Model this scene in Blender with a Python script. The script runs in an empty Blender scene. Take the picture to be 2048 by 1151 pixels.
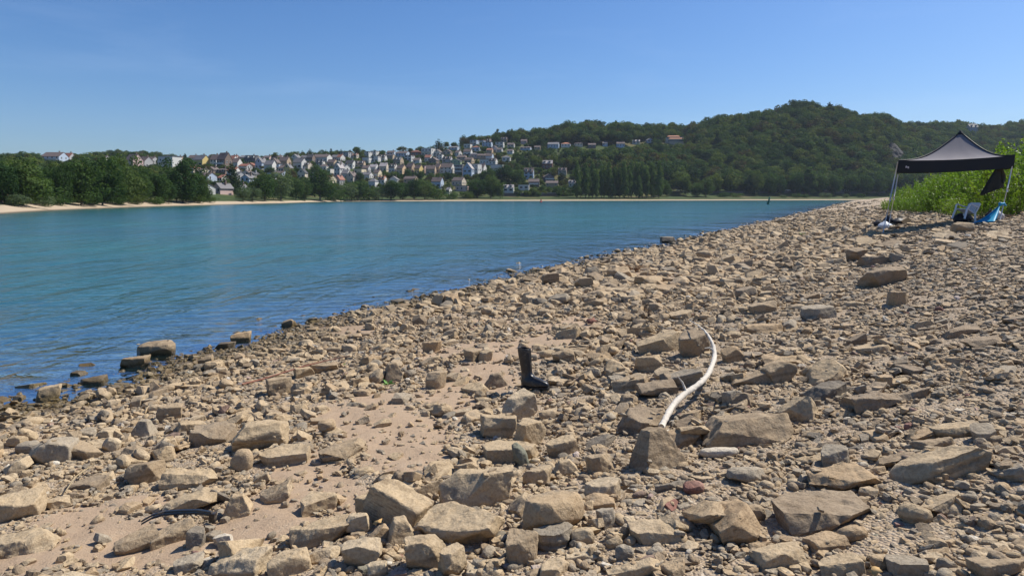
import bpy, bmesh, math, random
import numpy as np
from mathutils import Vector, Matrix, Euler

random.seed(7)
RNG = np.random.default_rng(11)
R = math.radians
SC = bpy.context.scene
COL = SC.collection

# ------------------------------------------------------------------ camera, sky, sun, exposure
F = 1365.33          # focal length in photo pixels (24 mm on a 36 mm sensor, 2048 px wide)
EYE = 2.10           # eye above the water
HZ = 395.0           # photo row of the horizon
cam = bpy.data.cameras.new('camera')
cam.lens = 24.0
cam.sensor_width = 36.0
cam.shift_y = -(575.5 - HZ) / 2048.0
cam.clip_start = 0.05
cam.clip_end = 20000
camo = bpy.data.objects.new('camera', cam)
camo.location = (0, 0, EYE)
camo.rotation_euler = (R(90), 0, 0)
COL.objects.link(camo)
SC.camera = camo

SUN_EL, SUN_AZ = 50.0, 62.0       # azimuth clockwise from the view direction
world = bpy.data.worlds.new('World')
SC.world = world
world.use_nodes = True
wn = world.node_tree.nodes
wl = world.node_tree.links
wn.clear()
wo = wn.new('ShaderNodeOutputWorld')
bg = wn.new('ShaderNodeBackground')
bg.inputs['Strength'].default_value = 0.098
sky = wn.new('ShaderNodeTexSky')
sky.sky_type = 'NISHITA'
sky.sun_disc = False
sky.sun_elevation = R(SUN_EL)
sky.sun_rotation = R(SUN_AZ)
sky.altitude = 100
sky.air_density = 1.0
sky.dust_density = 1.0
sky.ozone_density = 9.0
# faint cirrus streaks
tc = wn.new('ShaderNodeTexCoord')
mp = wn.new('ShaderNodeMapping')
mp.inputs['Rotation'].default_value = (0.0, 0.12, 0.5)
mp.inputs['Scale'].default_value = (1.6, 1.6, 9.0)
nz = wn.new('ShaderNodeTexNoise')
nz.inputs['Scale'].default_value = 1.7
nz.inputs['Detail'].default_value = 7
nz.inputs['Roughness'].default_value = 0.62
nz.inputs['Distortion'].default_value = 0.5
rp = wn.new('ShaderNodeMapRange')
rp.inputs['From Min'].default_value = 0.50
rp.inputs['From Max'].default_value = 0.82
rp.inputs['To Max'].default_value = 0.06
mx = wn.new('ShaderNodeMix')
mx.data_type = 'RGBA'
mx.inputs[7].default_value = (8.5, 9.5, 11.0, 1)
wl.new(tc.outputs['Generated'], mp.inputs['Vector'])
wl.new(mp.outputs['Vector'], nz.inputs['Vector'])
wl.new(nz.outputs['Fac'], rp.inputs['Value'])
wl.new(rp.outputs['Result'], mx.inputs[0])
hs = wn.new('ShaderNodeHueSaturation')      # a camera's rendering of a clear blue sky
hs.inputs['Saturation'].default_value = 1.12
hs.inputs['Hue'].default_value = 0.503
wl.new(sky.outputs['Color'], hs.inputs['Color'])
wl.new(hs.outputs['Color'], mx.inputs[6])
wl.new(mx.outputs[2], bg.inputs['Color'])
wl.new(bg.outputs['Background'], wo.inputs['Surface'])

sun = bpy.data.lights.new('sun', 'SUN')
sun.energy = 5.0
sun.angle = R(0.5)
sun.color = (1.0, 0.94, 0.84)
suno = bpy.data.objects.new('sun', sun)
sd = Vector((math.sin(R(SUN_AZ)) * math.cos(R(SUN_EL)), math.cos(R(SUN_AZ)) * math.cos(R(SUN_EL)), math.sin(R(SUN_EL))))
suno.rotation_euler = sd.to_track_quat('Z', 'Y').to_euler()
suno.location = (60, 40, 80)
COL.objects.link(suno)

SC.view_settings.view_transform = 'Standard'
SC.view_settings.look = 'None'
SC.view_settings.exposure = 0.36
SC.view_settings.gamma = 1.0
SC.render.engine = 'CYCLES'
SC.cycles.max_bounces = 6
SC.cycles.transparent_max_bounces = 12
SC.cycles.volume_bounces = 0
SC.cycles.use_denoising = True
SC.cycles.caustics_reflective = False
SC.cycles.caustics_refractive = False

# ------------------------------------------------------------------ noise in numpy
def _hash(ix, iy, iz, seed):
    h = (ix.astype(np.int64) * 374761393 + iy.astype(np.int64) * 668265263 + iz.astype(np.int64) * 2147483647 + seed * 974634777) & 0xFFFFFFFF
    h = ((h ^ (h >> 13)) * 1274126177) & 0xFFFFFFFF
    h = ((h ^ (h >> 16)) * 2246822519) & 0xFFFFFFFF
    return ((h ^ (h >> 15)) & 0xFFFFFF) / float(0xFFFFFF)

def vnoise(x, y, z=None, seed=0):
    x = np.asarray(x, float); y = np.asarray(y, float)
    z = np.zeros_like(x) if z is None else np.asarray(z, float)
    x0 = np.floor(x); y0 = np.floor(y); z0 = np.floor(z)
    fx = x - x0; fy = y - y0; fz = z - z0
    fx = fx * fx * (3 - 2 * fx); fy = fy * fy * (3 - 2 * fy); fz = fz * fz * (3 - 2 * fz)
    out = 0
    for dx in (0, 1):
        wx = fx if dx else 1 - fx
        for dy in (0, 1):
            wy = fy if dy else 1 - fy
            for dz in (0, 1):
                wz = fz if dz else 1 - fz
                out = out + wx * wy * wz * _hash(x0 + dx, y0 + dy, z0 + dz, seed)
    return out * 2 - 1

def fbm(x, y, z=None, octv=4, seed=0):
    a, s, f = 0.0, 0.5, 1.0
    for k in range(octv):
        a = a + s * vnoise(np.asarray(x) * f, np.asarray(y) * f, None if z is None else np.asarray(z) * f, seed + k * 17)
        s *= 0.5; f *= 2.03
    return a

# ------------------------------------------------------------------ ground functions
SHK = 1 / math.sqrt(1 + 0.52 ** 2)
PS = np.array([-400, -60, -20, -8, -3, 0, 2, 5.6, 8, 9.9, 13, 18, 30, 60, 400], float)
PZ = np.array([-5, -4, -2.0, -.75, -.22, 0, .17, .5, .84, 1.22, 1.62, 2.1, 2.8, 3.4, 4.5], float)

def shore_s(x, y):
    return (x + 9 - 0.52 * y) * SHK

def beach(x, y):
    x = np.asarray(x, float); y = np.asarray(y, float)
    s = shore_s(x, y) - 0.6 * np.clip((13 - y) / 5, 0, 1) * np.clip((6 - shore_s(x, y)) / 3, 0, 1) + 0.55 * fbm(x * 0.22, y * 0.22, octv=3, seed=3) + 0.16 * vnoise(x * 1.3, y * 1.3, seed=8)
    z = np.interp(s, PS, PZ)
    z = z + 0.05 * fbm(x * 0.9, y * 0.9, octv=3, seed=5) * np.clip(s + 1.0, 0.15, 1)
    return z

def to_px(x, y, z):
    return 1024 + F * x / y, HZ + F * (EYE - z) / y

def ground_at(u, v, off=0.0):
    """world point on the beach under photo pixel (u, v)"""
    d = np.geomspace(1.2, 300, 1200)
    x = (u - 1024) / F * d
    z = beach(x, d) + off
    k = np.nonzero(EYE - (v - HZ) / F * d <= z)[0]
    k = int(k[0]) if len(k) else len(d) - 1
    return Vector((float(x[k]), float(d[k]), float(z[k])))

# far side
BU = np.array([-900, -400, 0, 200, 400, 560, 620, 700, 1000, 1400, 1750, 2100, 2900], float)
BD = np.array([70, 75, 87, 130, 180, 245, 300, 350, 400, 480, 560, 640, 760], float)
RU = np.array([-900, 0, 200, 400, 560, 700, 860, 930, 1050, 1300, 1450, 1620, 1750, 1850, 2048, 2900], float)
RD = np.array([470, 480, 500, 530, 560, 600, 650, 700, 740, 780, 800, 790, 800, 960, 1050, 1100], float)
SKU = np.array([-900, 0, 100, 200, 300, 380, 480, 560, 640, 700, 800, 860, 930, 1000, 1050, 1100, 1200, 1300, 1400, 1450, 1500, 1560, 1620, 1680, 1720, 1770, 1800, 1850, 1900, 1950, 2048, 2900], float)
SKV = 3 + 8 * ((SKU > 1420) & (SKU < 1760)) + np.array([330, 326, 324, 324, 322, 322, 320, 318, 314, 310, 308, 304, 291, 280, 275, 275, 269, 268, 266, 256, 243, 232, 227, 231, 243, 250, 258, 263, 264, 265, 262, 268], float)

def far_z(u, d):
    u = np.asarray(u, float); d = np.asarray(d, float)
    db = np.interp(u, BU, BD); dr = np.interp(u, RU, RD)
    zr = EYE + (HZ - np.interp(u, SKU, SKV)) / F * dr + np.clip((u - 900) / 200, 0, 1) * 4.5 * fbm(u * .02, u * 0, octv=3, seed=57)
    e = d - db
    bank = np.interp(e, [-60, -25, 0, 14, 30, 55], [-3.0, -1.0, 0.0, 1.05, 1.6, 3.0])
    df = db + 55
    t = np.clip((d - df) / np.maximum(dr - df, 1), 0, 1)
    f = 0.75 * t + 0.25 * t * t * (3 - 2 * t)
    x = (u - 1024) / F * d
    z = bank + (zr - 3.0) * f * (d > df)
    z = z + np.clip(t * 6, 0, 1) * (1 - 0.7 * t) * 1.6 * fbm(x * 0.02, d * 0.02, octv=3, seed=31)
    over = np.clip(d - dr, 0, 1e9)
    return z - over * 0.06

def far_at(u, v):
    """point of the far slope under photo pixel (u, v)"""
    db = float(np.interp(u, BU, BD))
    ds = np.linspace(db - 10, 1300, 2600)
    zz = far_z(np.full_like(ds, u), ds)
    zs = EYE - (v - HZ) / F * ds
    hit = np.nonzero(zs <= zz)[0]
    k = hit[0] if len(hit) else int(np.argmin(np.abs(ds - np.interp(u, RU, RD))))
    return Vector(((u - 1024) / F * ds[k], ds[k], float(zz[k])))

# ------------------------------------------------------------------ node helpers
def mat(name):
    m = bpy.data.materials.new(name)
    m.use_nodes = True
    nt = m.node_tree
    b = nt.nodes['Principled BSDF']
    return m, nt, b

def N(nt, kind, **kw):
    n = nt.nodes.new(kind)
    for k, v in kw.items():
        if hasattr(n, k) and not k[0].isupper():
            setattr(n, k, v)
        else:
            n.inputs[k].default_value = v
    return n

def ramp(nt, fac, stops, interp='LINEAR'):
    r = nt.nodes.new('ShaderNodeValToRGB')
    r.color_ramp.interpolation = interp
    els = r.color_ramp.elements
    while len(els) > 1:
        els.remove(els[-1])
    els[0].position = stops[0][0]; els[0].color = (*stops[0][1], 1)
    for p, c in stops[1:]:
        e = els.new(p); e.color = (*c, 1)
    if fac is not None:
        nt.links.new(fac, r.inputs['Fac'])
    return r

def mixc(nt, fac, a, b, blend='MIX'):
    m = nt.nodes.new('ShaderNodeMix')
    m.data_type = 'RGBA'; m.blend_type = blend
    for s, val in ((0, fac), (6, a), (7, b)):
        if hasattr(val, 'links') or isinstance(val, bpy.types.NodeSocket):
            nt.links.new(val, m.inputs[s])
        elif s == 0:
            m.inputs[0].default_value = val
        else:
            m.inputs[s].default_value = (*val, 1)
    return m.outputs[2]

def math_(nt, op, a, b=None, clamp=False):
    m = nt.nodes.new('ShaderNodeMath'); m.operation = op; m.use_clamp = clamp
    for i, val in enumerate((a, b)):
        if val is None:
            continue
        if isinstance(val, bpy.types.NodeSocket):
            nt.links.new(val, m.inputs[i])
        else:
            m.inputs[i].default_value = val
    return m.outputs[0]

def maprange(nt, v, a, b, c=0.0, d=1.0):
    m = nt.nodes.new('ShaderNodeMapRange')
    nt.links.new(v, m.inputs['Value'])
    m.inputs['From Min'].default_value = a; m.inputs['From Max'].default_value = b
    m.inputs['To Min'].default_value = c; m.inputs['To Max'].default_value = d
    return m.outputs['Result']

def simple(name, col, rough=0.7, var=0.12, scale=3.0, bump=0.0, metallic=0.0, spec=0.4):
    m, nt, b = mat(name)
    g = N(nt, 'ShaderNodeNewGeometry')
    nz = N(nt, 'ShaderNodeTexNoise', Scale=scale, Detail=5.0, Roughness=0.6)
    nt.links.new(g.outputs['Position'], nz.inputs['Vector'])
    c = mixc(nt, nz.outputs['Fac'], tuple(x * (1 - var) for x in col), tuple(min(1, x * (1 + var)) for x in col))
    nt.links.new(c, b.inputs['Base Color'])
    b.inputs['Roughness'].default_value = rough
    b.inputs['Metallic'].default_value = metallic
    b.inputs['Specular IOR Level'].default_value = spec
    if bump:
        bp = N(nt, 'ShaderNodeBump', Strength=bump, Distance=0.02)
        nt.links.new(nz.outputs['Fac'], bp.inputs['Height'])
        nt.links.new(bp.outputs['Normal'], b.inputs['Normal'])
    return m

M = {}

# --- stone
def make_stone():
    m, nt, b = mat('stone')
    tint = N(nt, 'ShaderNodeAttribute', attribute_type='INSTANCER', attribute_name='tint').outputs['Fac']
    oi = N(nt, 'ShaderNodeObjectInfo')
    tcn = N(nt, 'ShaderNodeTexCoord')
    geo = N(nt, 'ShaderNodeNewGeometry')
    pal = ramp(nt, tint, [(0.0, (.48, .365, .225)), (0.2, (.455, .35, .22)), (0.38, (.41, .295, .175)), (0.5, (.52, .415, .275)), (0.6, (.36, .272, .172)),
                          (0.7, (.28, .215, .145)), (0.78, (.365, .31, .23)), (0.86, (.275, .235, .178)), (0.91, (.18, .153, .118)), (0.94, (.54, .47, .36)),
                          (0.965, (.64, .60, .52)), (0.98, (.27, .13, .10)), (1.0, (.22, .22, .165))])
    pos = nt.nodes.new('ShaderNodeVectorMath'); pos.operation = 'ADD'
    nt.links.new(geo.outputs['Position'], pos.inputs[0])
    sc = nt.nodes.new('ShaderNodeVectorMath'); sc.operation = 'SCALE'
    cmb = nt.nodes.new('ShaderNodeCombineXYZ')
    nt.links.new(oi.outputs['Random'], cmb.inputs[0]); nt.links.new(oi.outputs['Random'], cmb.inputs[2])
    nt.links.new(cmb.outputs[0], sc.inputs[0]); sc.inputs['Scale'].default_value = 57.0
    nt.links.new(sc.outputs[0], pos.inputs[1])
    P = pos.outputs[0]
    n1 = N(nt, 'ShaderNodeTexNoise', Scale=9.0, Detail=6.0, Roughness=0.65)
    n2 = N(nt, 'ShaderNodeTexNoise', Scale=70.0, Detail=5.0, Roughness=0.7)
    n3 = N(nt, 'ShaderNodeTexNoise', Scale=2.6, Detail=3.0, Roughness=0.5)
    vo = N(nt, 'ShaderNodeTexVoronoi', Scale=38.0)
    for t in (n1, n2, n3, vo):
        nt.links.new(P, t.inputs['Vector'])
    c = pal.outputs['Color']
    c = mixc(nt, maprange(nt, n1.outputs['Fac'], .45, .75, 0, .5), c, mixc(nt, 1.0, c, (.72, .66, .58), 'MULTIPLY'))
    c = mixc(nt, maprange(nt, n3.outputs['Fac'], .5, .75, 0, .45), c, (.44, .35, .24))
    band = N(nt, 'ShaderNodeMapping'); band.inputs['Scale'].default_value = (3.0, 3.0, 30.0)
    nt.links.new(tcn.outputs['Object'], band.inputs['Vector'])
    nb = N(nt, 'ShaderNodeTexNoise', Scale=1.0, Detail=3.0); nt.links.new(band.outputs[0], nb.inputs['Vector'])
    bs = math_(nt, 'MULTIPLY', maprange(nt, oi.outputs['Random'], .45, .6, 0, .75), maprange(nt, nb.outputs['Fac'], .5, .6, 0, 1))
    c = mixc(nt, bs, c, mixc(nt, 1.0, c, (.62, .60, .58), 'MULTIPLY'))
    stain = N(nt, 'ShaderNodeTexNoise', Scale=5.0, Detail=5.0, Roughness=.7); nt.links.new(P, stain.inputs['Vector'])
    c = mixc(nt, math_(nt, 'MULTIPLY', maprange(nt, stain.outputs['Fac'], .56, .68, 0, .6), maprange(nt, oi.outputs['Random'], .7, .4, 0, 1)), c, (.20, .17, .13))
    c = mixc(nt, maprange(nt, n2.outputs['Fac'], .30, .56, .9, 0), c, mixc(nt, 1.0, c, (.62, .58, .53), 'MULTIPLY'))
    pits = maprange(nt, vo.outputs['Distance'], .05, .16, 1, 0)
    pits = math_(nt, 'MULTIPLY', pits, maprange(nt, n1.outputs['Fac'], .55, .66, 0, 1))
    c = mixc(nt, math_(nt, 'MULTIPLY', pits, .55), c, (.13, .10, .07))
    # wet, algae-stained band at the water's edge
    sx = nt.nodes.new('ShaderNodeSeparateXYZ'); nt.links.new(geo.outputs['Position'], sx.inputs[0])
    wz = math_(nt, 'ADD', sx.outputs['Z'], math_(nt, 'MULTIPLY', math_(nt, 'SUBTRACT', n1.outputs['Fac'], .5), .12))
    wet = maprange(nt, wz, .03, .13, 1, 0)
    c = mixc(nt, wet, c, mixc(nt, 1.0, c, (.38, .36, .25), 'MULTIPLY'))
    nt.links.new(c, b.inputs['Base Color'])
    rr = math_(nt, 'SUBTRACT', .88, math_(nt, 'MULTIPLY', wet, .55))
    nt.links.new(rr, b.inputs['Roughness'])
    b.inputs['Specular IOR Level'].default_value = 0.3
    h = math_(nt, 'ADD', math_(nt, 'MULTIPLY', n2.outputs['Fac'], .35), n1.outputs['Fac'])
    h = math_(nt, 'SUBTRACT', h, math_(nt, 'MULTIPLY', pits, .35))
    bp = N(nt, 'ShaderNodeBump', Strength=0.8, Distance=0.022)
    nt.links.new(h, bp.inputs['Height']); nt.links.new(bp.outputs['Normal'], b.inputs['Normal'])
    return m
M['stone'] = make_stone()

# --- sand and fine gravel
def make_sand():
    m, nt, b = mat('beach_sand')
    geo = N(nt, 'ShaderNodeNewGeometry')
    n1 = N(nt, 'ShaderNodeTexNoise', Scale=1.1, Detail=6.0, Roughness=0.6)
    n2 = N(nt, 'ShaderNodeTexNoise', Scale=130.0, Detail=4.0, Roughness=0.7)
    n3 = N(nt, 'ShaderNodeTexNoise', Scale=14.0, Detail=5.0, Roughness=0.65)
    vo = N(nt, 'ShaderNodeTexVoronoi', Scale=75.0)
    vo2 = N(nt, 'ShaderNodeTexVoronoi', Scale=30.0)
    for t in (n1, n2, n3, vo, vo2):
        nt.links.new(geo.outputs['Position'], t.inputs['Vector'])
    sandc = mixc(nt, n3.outputs['Fac'], (.345, .246, .158), (.46, .338, .225))
    sandc = mixc(nt, maprange(nt, n2.outputs['Fac'], .35, .7, 0, .4), sandc, (.27, .19, .135))
    bw = nt.nodes.new('ShaderNodeRGBToBW'); nt.links.new(vo.outputs['Color'], bw.inputs[0])
    gr = ramp(nt, bw.outputs[0], [(0, (.19, .15, .11)), (.3, (.36, .275, .18)), (.5, (.28, .235, .18)), (.7, (.43, .34, .235)), (1, (.54, .47, .37))])
    cov = N(nt, 'ShaderNodeAttribute', attribute_name='gravel').outputs['Fac']
    f = math_(nt, 'MULTIPLY', math_(nt, 'ADD', cov, math_(nt, 'MULTIPLY', math_(nt, 'SUBTRACT', n3.outputs['Fac'], .5), 1.6)), 1.0, clamp=True)
    c = mixc(nt, f, sandc, gr.outputs['Color'])
    sx = nt.nodes.new('ShaderNodeSeparateXYZ'); nt.links.new(geo.outputs['Position'], sx.inputs[0])
    wz = math_(nt, 'ADD', sx.outputs['Z'], math_(nt, 'MULTIPLY', math_(nt, 'SUBTRACT', n1.outputs['Fac'], .5), .16))
    wet = maprange(nt, wz, .02, .12, 1, 0)
    c = mixc(nt, wet, c, mixc(nt, 1.0, c, (.40, .37, .29), 'MULTIPLY'))
    nt.links.new(c, b.inputs['Base Color'])
    nt.links.new(math_(nt, 'SUBTRACT', .93, math_(nt, 'MULTIPLY', wet, .5)), b.inputs['Roughness'])
    b.inputs['Specular IOR Level'].default_value = 0.25
    h = math_(nt, 'ADD', math_(nt, 'MULTIPLY', n2.outputs['Fac'], .25), n3.outputs['Fac'])
    h = math_(nt, 'SUBTRACT', h, math_(nt, 'MULTIPLY', math_(nt, 'MULTIPLY', vo.outputs['Distance'], f), .9))
    bp = N(nt, 'ShaderNodeBump', Strength=0.8, Distance=0.025)
    nt.links.new(h, bp.inputs['Height']); nt.links.new(bp.outputs['Normal'], b.inputs['Normal'])
    return m
M['sand'] = make_sand()

# --- river
def make_water():
    m, nt, b = mat('river_water')
    geo = N(nt, 'ShaderNodeNewGeometry')
    mpn = N(nt, 'ShaderNodeMapping'); mpn.inputs['Rotation'].default_value = (0, 0, R(-62)); mpn.inputs['Scale'].default_value = (1, .38, 1)
    nt.links.new(geo.outputs['Position'], mpn.inputs['Vector'])
    mp2 = N(nt, 'ShaderNodeMapping'); mp2.inputs['Rotation'].default_value = (0, 0, R(-20)); mp2.inputs['Scale'].default_value = (.45, 1, 1)
    nt.links.new(geo.outputs['Position'], mp2.inputs['Vector'])
    w1 = N(nt, 'ShaderNodeTexNoise', Scale=3.4, Detail=4.0, Roughness=0.62, Distortion=0.6)
    w2 = N(nt, 'ShaderNodeTexNoise', Scale=0.75, Detail=3.0, Roughness=0.6, Distortion=0.4)
    w3 = N(nt, 'ShaderNodeTexNoise', Scale=0.05, Detail=4.0, Roughness=0.6)
    nt.links.new(mp2.outputs[0], w1.inputs['Vector']); nt.links.new(mpn.outputs[0], w2.inputs['Vector'])
    nt.links.new(mp2.outputs[0], w3.inputs['Vector'])
    amp = maprange(nt, w3.outputs['Fac'], .32, .68, .55, 1.25)
    w4 = N(nt, 'ShaderNodeTexNoise', Scale=0.22, Detail=2.0, Roughness=0.5, Distortion=0.3)
    nt.links.new(mpn.outputs[0], w4.inputs['Vector'])
    h = math_(nt, 'ADD', math_(nt, 'MULTIPLY', w1.outputs['Fac'], .062), math_(nt, 'MULTIPLY', w2.outputs['Fac'], .34))
    h = math_(nt, 'ADD', h, math_(nt, 'MULTIPLY', w4.outputs['Fac'], .55))
    h = math_(nt, 'MULTIPLY', h, amp)
    bp = N(nt, 'ShaderNodeBump', Strength=1.0, Distance=0.85)
    nt.links.new(h, bp.inputs['Height'])
    body = mixc(nt, maprange(nt, w3.outputs['Fac'], .34, .66), (.010, .074, .096), (.021, .120, .114))
    nt.links.new(body, b.inputs['Base Color'])
    b.inputs['Roughness'].default_value = 0.16
    b.inputs['IOR'].default_value = 1.33
    nt.links.new(bp.outputs['Normal'], b.inputs['Normal'])
    op = N(nt, 'ShaderNodeAttribute', attribute_name='turbid').outputs['Fac']
    tr = N(nt, 'ShaderNodeBsdfTransparent'); tr.inputs['Color'].default_value = (.80, .88, .84, 1)
    gl = N(nt, 'ShaderNodeBsdfGlossy'); gl.inputs['Roughness'].default_value = .06
    nt.links.new(bp.outputs['Normal'], gl.inputs['Normal'])
    fr = N(nt, 'ShaderNodeFresnel'); fr.inputs['IOR'].default_value = 1.33
    nt.links.new(bp.outputs['Normal'], fr.inputs['Normal'])
    clear = nt.nodes.new('ShaderNodeMixShader')
    nt.links.new(fr.outputs[0], clear.inputs[0]); nt.links.new(tr.outputs[0], clear.inputs[1]); nt.links.new(gl.outputs[0], clear.inputs[2])
    mixs = nt.nodes.new('ShaderNodeMixShader')
    nt.links.new(op, mixs.inputs[0]); nt.links.new(clear.outputs[0], mixs.inputs[1]); nt.links.new(b.outputs[0], mixs.inputs[2])
    nt.links.new(mixs.outputs[0], nt.nodes['Material Output'].inputs['Surface'])
    return m
M['water'] = make_water()

# --- foliage
def make_leaf(name, stops, trans=0.3, scale=0.35):
    m, nt, b = mat(name)
    oi = N(nt, 'ShaderNodeObjectInfo')
    geo = N(nt, 'ShaderNodeNewGeometry')
    nz = N(nt, 'ShaderNodeTexNoise', Scale=scale, Detail=3.0)
    nt.links.new(geo.outputs['Position'], nz.inputs['Vector'])
    f = math_(nt, 'ADD', math_(nt, 'MULTIPLY', oi.outputs['Random'], .75), math_(nt, 'MULTIPLY', maprange(nt, nz.outputs['Fac'], .3, .7), .25))
    c = ramp(nt, f, stops).outputs['Color']
    nt.links.new(c, b.inputs['Base Color'])
    b.inputs['Roughness'].default_value = .8 if name != 'riverside_herb_leaf' else .5
    b.inputs['Specular IOR Level'].default_value = .04 if name != 'riverside_herb_leaf' else .3
    t = N(nt, 'ShaderNodeBsdfTranslucent')
    nt.links.new(mixc(nt, 1.0, c, (1.5, 1.6, .7), 'MULTIPLY'), t.inputs['Color'])
    ms = nt.nodes.new('ShaderNodeMixShader'); ms.inputs[0].default_value = trans
    nt.links.new(b.outputs[0], ms.inputs[1]); nt.links.new(t.outputs[0], ms.inputs[2])
    nt.links.new(ms.outputs[0], nt.nodes['Material Output'].inputs['Surface'])
    return m
M['leaf'] = make_leaf('tree_foliage', [(0, (.020, .044, .018)), (.2, (.036, .066, .024)), (.42, (.054, .094, .030)), (.6, (.082, .115, .032)), (.74, (.11, .14, .034)), (.84, (.062, .062, .026)), (.92, (.085, .058, .030)), (1, (.035, .060, .03))], .25, .12)
M['leaf_bank'] = make_leaf('bank_foliage', [(0, (.028, .058, .022)), (.4, (.045, .082, .026)), (.75, (.066, .105, .032)), (1, (.095, .118, .036))], .3, .2)
M['leaf_poplar'] = make_leaf('poplar_foliage', [(0, (.055, .095, .030)), (1, (.090, .135, .042))], .28, .2)
M['leaf_willow'] = make_leaf('willow_foliage', [(0, (.075, .11, .062)), (1, (.11, .145, .075))], .3, .2)
M['leaf_conifer'] = make_leaf('conifer_needles', [(0, (.018, .038, .018)), (1, (.030, .055, .024))], .1, .2)
M['leaf_near'] = make_leaf('riverside_herb_leaf', [(0, (.085, .16, .022)), (.5, (.12, .20, .026)), (1, (.17, .235, .03))], .42, 1.2)
M['bark'] = simple('bark', (.13, .10, .075), .9, .35, 6, .5)
M['reed'] = simple('dry_reed', (.24, .155, .085), .85, .35, .6)

# --- far land
def make_slope():
    m, nt, b = mat('far_slope')
    geo = N(nt, 'ShaderNodeNewGeometry')
    n1 = N(nt, 'ShaderNodeTexNoise', Scale=.045, Detail=5.0, Roughness=.6)
    n2 = N(nt, 'ShaderNodeTexNoise', Scale=.6, Detail=5.0, Roughness=.7)
    for t in (n1, n2):
        nt.links.new(geo.outputs['Position'], t.inputs['Vector'])
    g = ramp(nt, n1.outputs['Fac'], [(.3, (.035, .060, .020)), (.5, (.055, .078, .025)), (.64, (.12, .10, .045)), (.75, (.07, .068, .03))]).outputs['Color']
    g = mixc(nt, maprange(nt, n2.outputs['Fac'], .4, .7, 0, .5), g, (.05, .06, .025))
    sand = mixc(nt, n2.outputs['Fac'], (.33, .26, .18), (.46, .375, .27))
    e = N(nt, 'ShaderNodeAttribute', attribute_name='inland').outputs['Fac']
    k = math_(nt, 'ADD', e, math_(nt, 'MULTIPLY', math_(nt, 'SUBTRACT', n2.outputs['Fac'], .5), 8.0))
    c = mixc(nt, maprange(nt, k, 12.5, 16, 0, 1), sand, g)
    sx = nt.nodes.new('ShaderNodeSeparateXYZ'); nt.links.new(geo.outputs['Position'], sx.inputs[0])
    c = mixc(nt, maprange(nt, sx.outputs['Z'], .04, .22, 1, 0), c, (.10, .085, .06))
    nt.links.new(c, b.inputs['Base Color'])
    b.inputs['Roughness'].default_value = .95
    b.inputs['Specular IOR Level'].default_value = .1
    return m
M['slope'] = make_slope()

# ------------------------------------------------------------------ object helpers
def link(o, parent=None):
    COL.objects.link(o)
    if parent is not None:
        o.parent = parent
    return o

def tag(o, label=None, cat=None, group=None, kind=None):
    for k, v in (('label', label), ('category', cat), ('group', group), ('kind', kind)):
        if v:
            o[k] = v
    return o

def empty(name, loc, rz=0.0):
    o = bpy.data.objects.new(name, None)
    o.empty_display_size = 0.2
    o.location = loc
    o.rotation_euler = (0, 0, rz)
    COL.objects.link(o)
    return o

def pymesh(name, verts, faces, mats, smooth=False, midx=None):
    me = bpy.data.meshes.new(name)
    me.from_pydata([tuple(v) for v in verts], [], faces)
    for m_ in (mats if isinstance(mats, (list, tuple)) else [mats]):
        me.materials.append(m_)
    if midx is not None:
        me.polygons.foreach_set('material_index', midx)
    if smooth:
        me.polygons.foreach_set('use_smooth', [True] * len(me.polygons))
    me.update()
    return me

def npmesh(name, verts, quads, mats, smooth=False):
    """fast mesh from arrays; quads is (n, k)"""
    me = bpy.data.meshes.new(name)
    verts = np.ascontiguousarray(verts, dtype=np.float32); quads = np.ascontiguousarray(quads, dtype=np.int32)
    me.vertices.add(len(verts)); me.vertices.foreach_set('co', verts.ravel())
    n, k = quads.shape
    me.loops.add(n * k); me.loops.foreach_set('vertex_index', quads.ravel())
    me.polygons.add(n); me.polygons.foreach_set('loop_start', np.arange(0, n * k, k, dtype=np.int32))
    me.polygons.foreach_set('use_smooth', np.full(n, smooth, dtype=bool))
    for m_ in (mats if isinstance(mats, (list, tuple)) else [mats]):
        me.materials.append(m_)
    me.update(calc_edges=True)
    return me

def bm_mesh(name, bm, mats, smooth=False):
    me = bpy.data.meshes.new(name)
    bm.to_mesh(me); bm.free()
    for m_ in (mats if isinstance(mats, (list, tuple)) else [mats]):
        me.materials.append(m_)
    if smooth:
        me.polygons.foreach_set('use_smooth', [True] * len(me.polygons))
    return me

def obj(name, me, parent=None, loc=(0, 0, 0), rot=(0, 0, 0)):
    o = bpy.data.objects.new(name, me)
    o.location = loc; o.rotation_euler = rot
    return link(o, parent)

def add_box(bm, c, d, rot=None):
    r = bmesh.ops.create_cube(bm, size=1.0)
    mt = Matrix.Translation(c) @ (rot.to_matrix().to_4x4() if rot is not None else Matrix()) @ Matrix.Diagonal((*d, 1))
    bmesh.ops.transform(bm, matrix=mt, verts=r['verts'])
    return r['verts']

def tube(bm, pts, rad, seg=8, cap=True):
    """a round tube through pts; rad a number or one per point"""
    pts = [Vector(p) for p in pts]
    rads = rad if isinstance(rad, (list, tuple)) else [rad] * len(pts)
    rings = []
    up = Vector((0, 0, 1))
    for i, p in enumerate(pts):
        t = (pts[min(i + 1, len(pts) - 1)] - pts[max(i - 1, 0)]).normalized()
        a = t.cross(up if abs(t.z) < .95 else Vector((1, 0, 0))).normalized()
        b_ = t.cross(a).normalized()
        rings.append([bm.verts.new(p + (a * math.cos(k * 2 * math.pi / seg) + b_ * math.sin(k * 2 * math.pi / seg)) * rads[i]) for k in range(seg)])
    for r0, r1 in zip(rings, rings[1:]):
        for k in range(seg):
            bm.faces.new((r0[k], r0[(k + 1) % seg], r1[(k + 1) % seg], r1[k]))
    if cap:
        bm.faces.new(rings[0]); bm.faces.new(rings[-1][::-1])
    return rings

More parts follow.
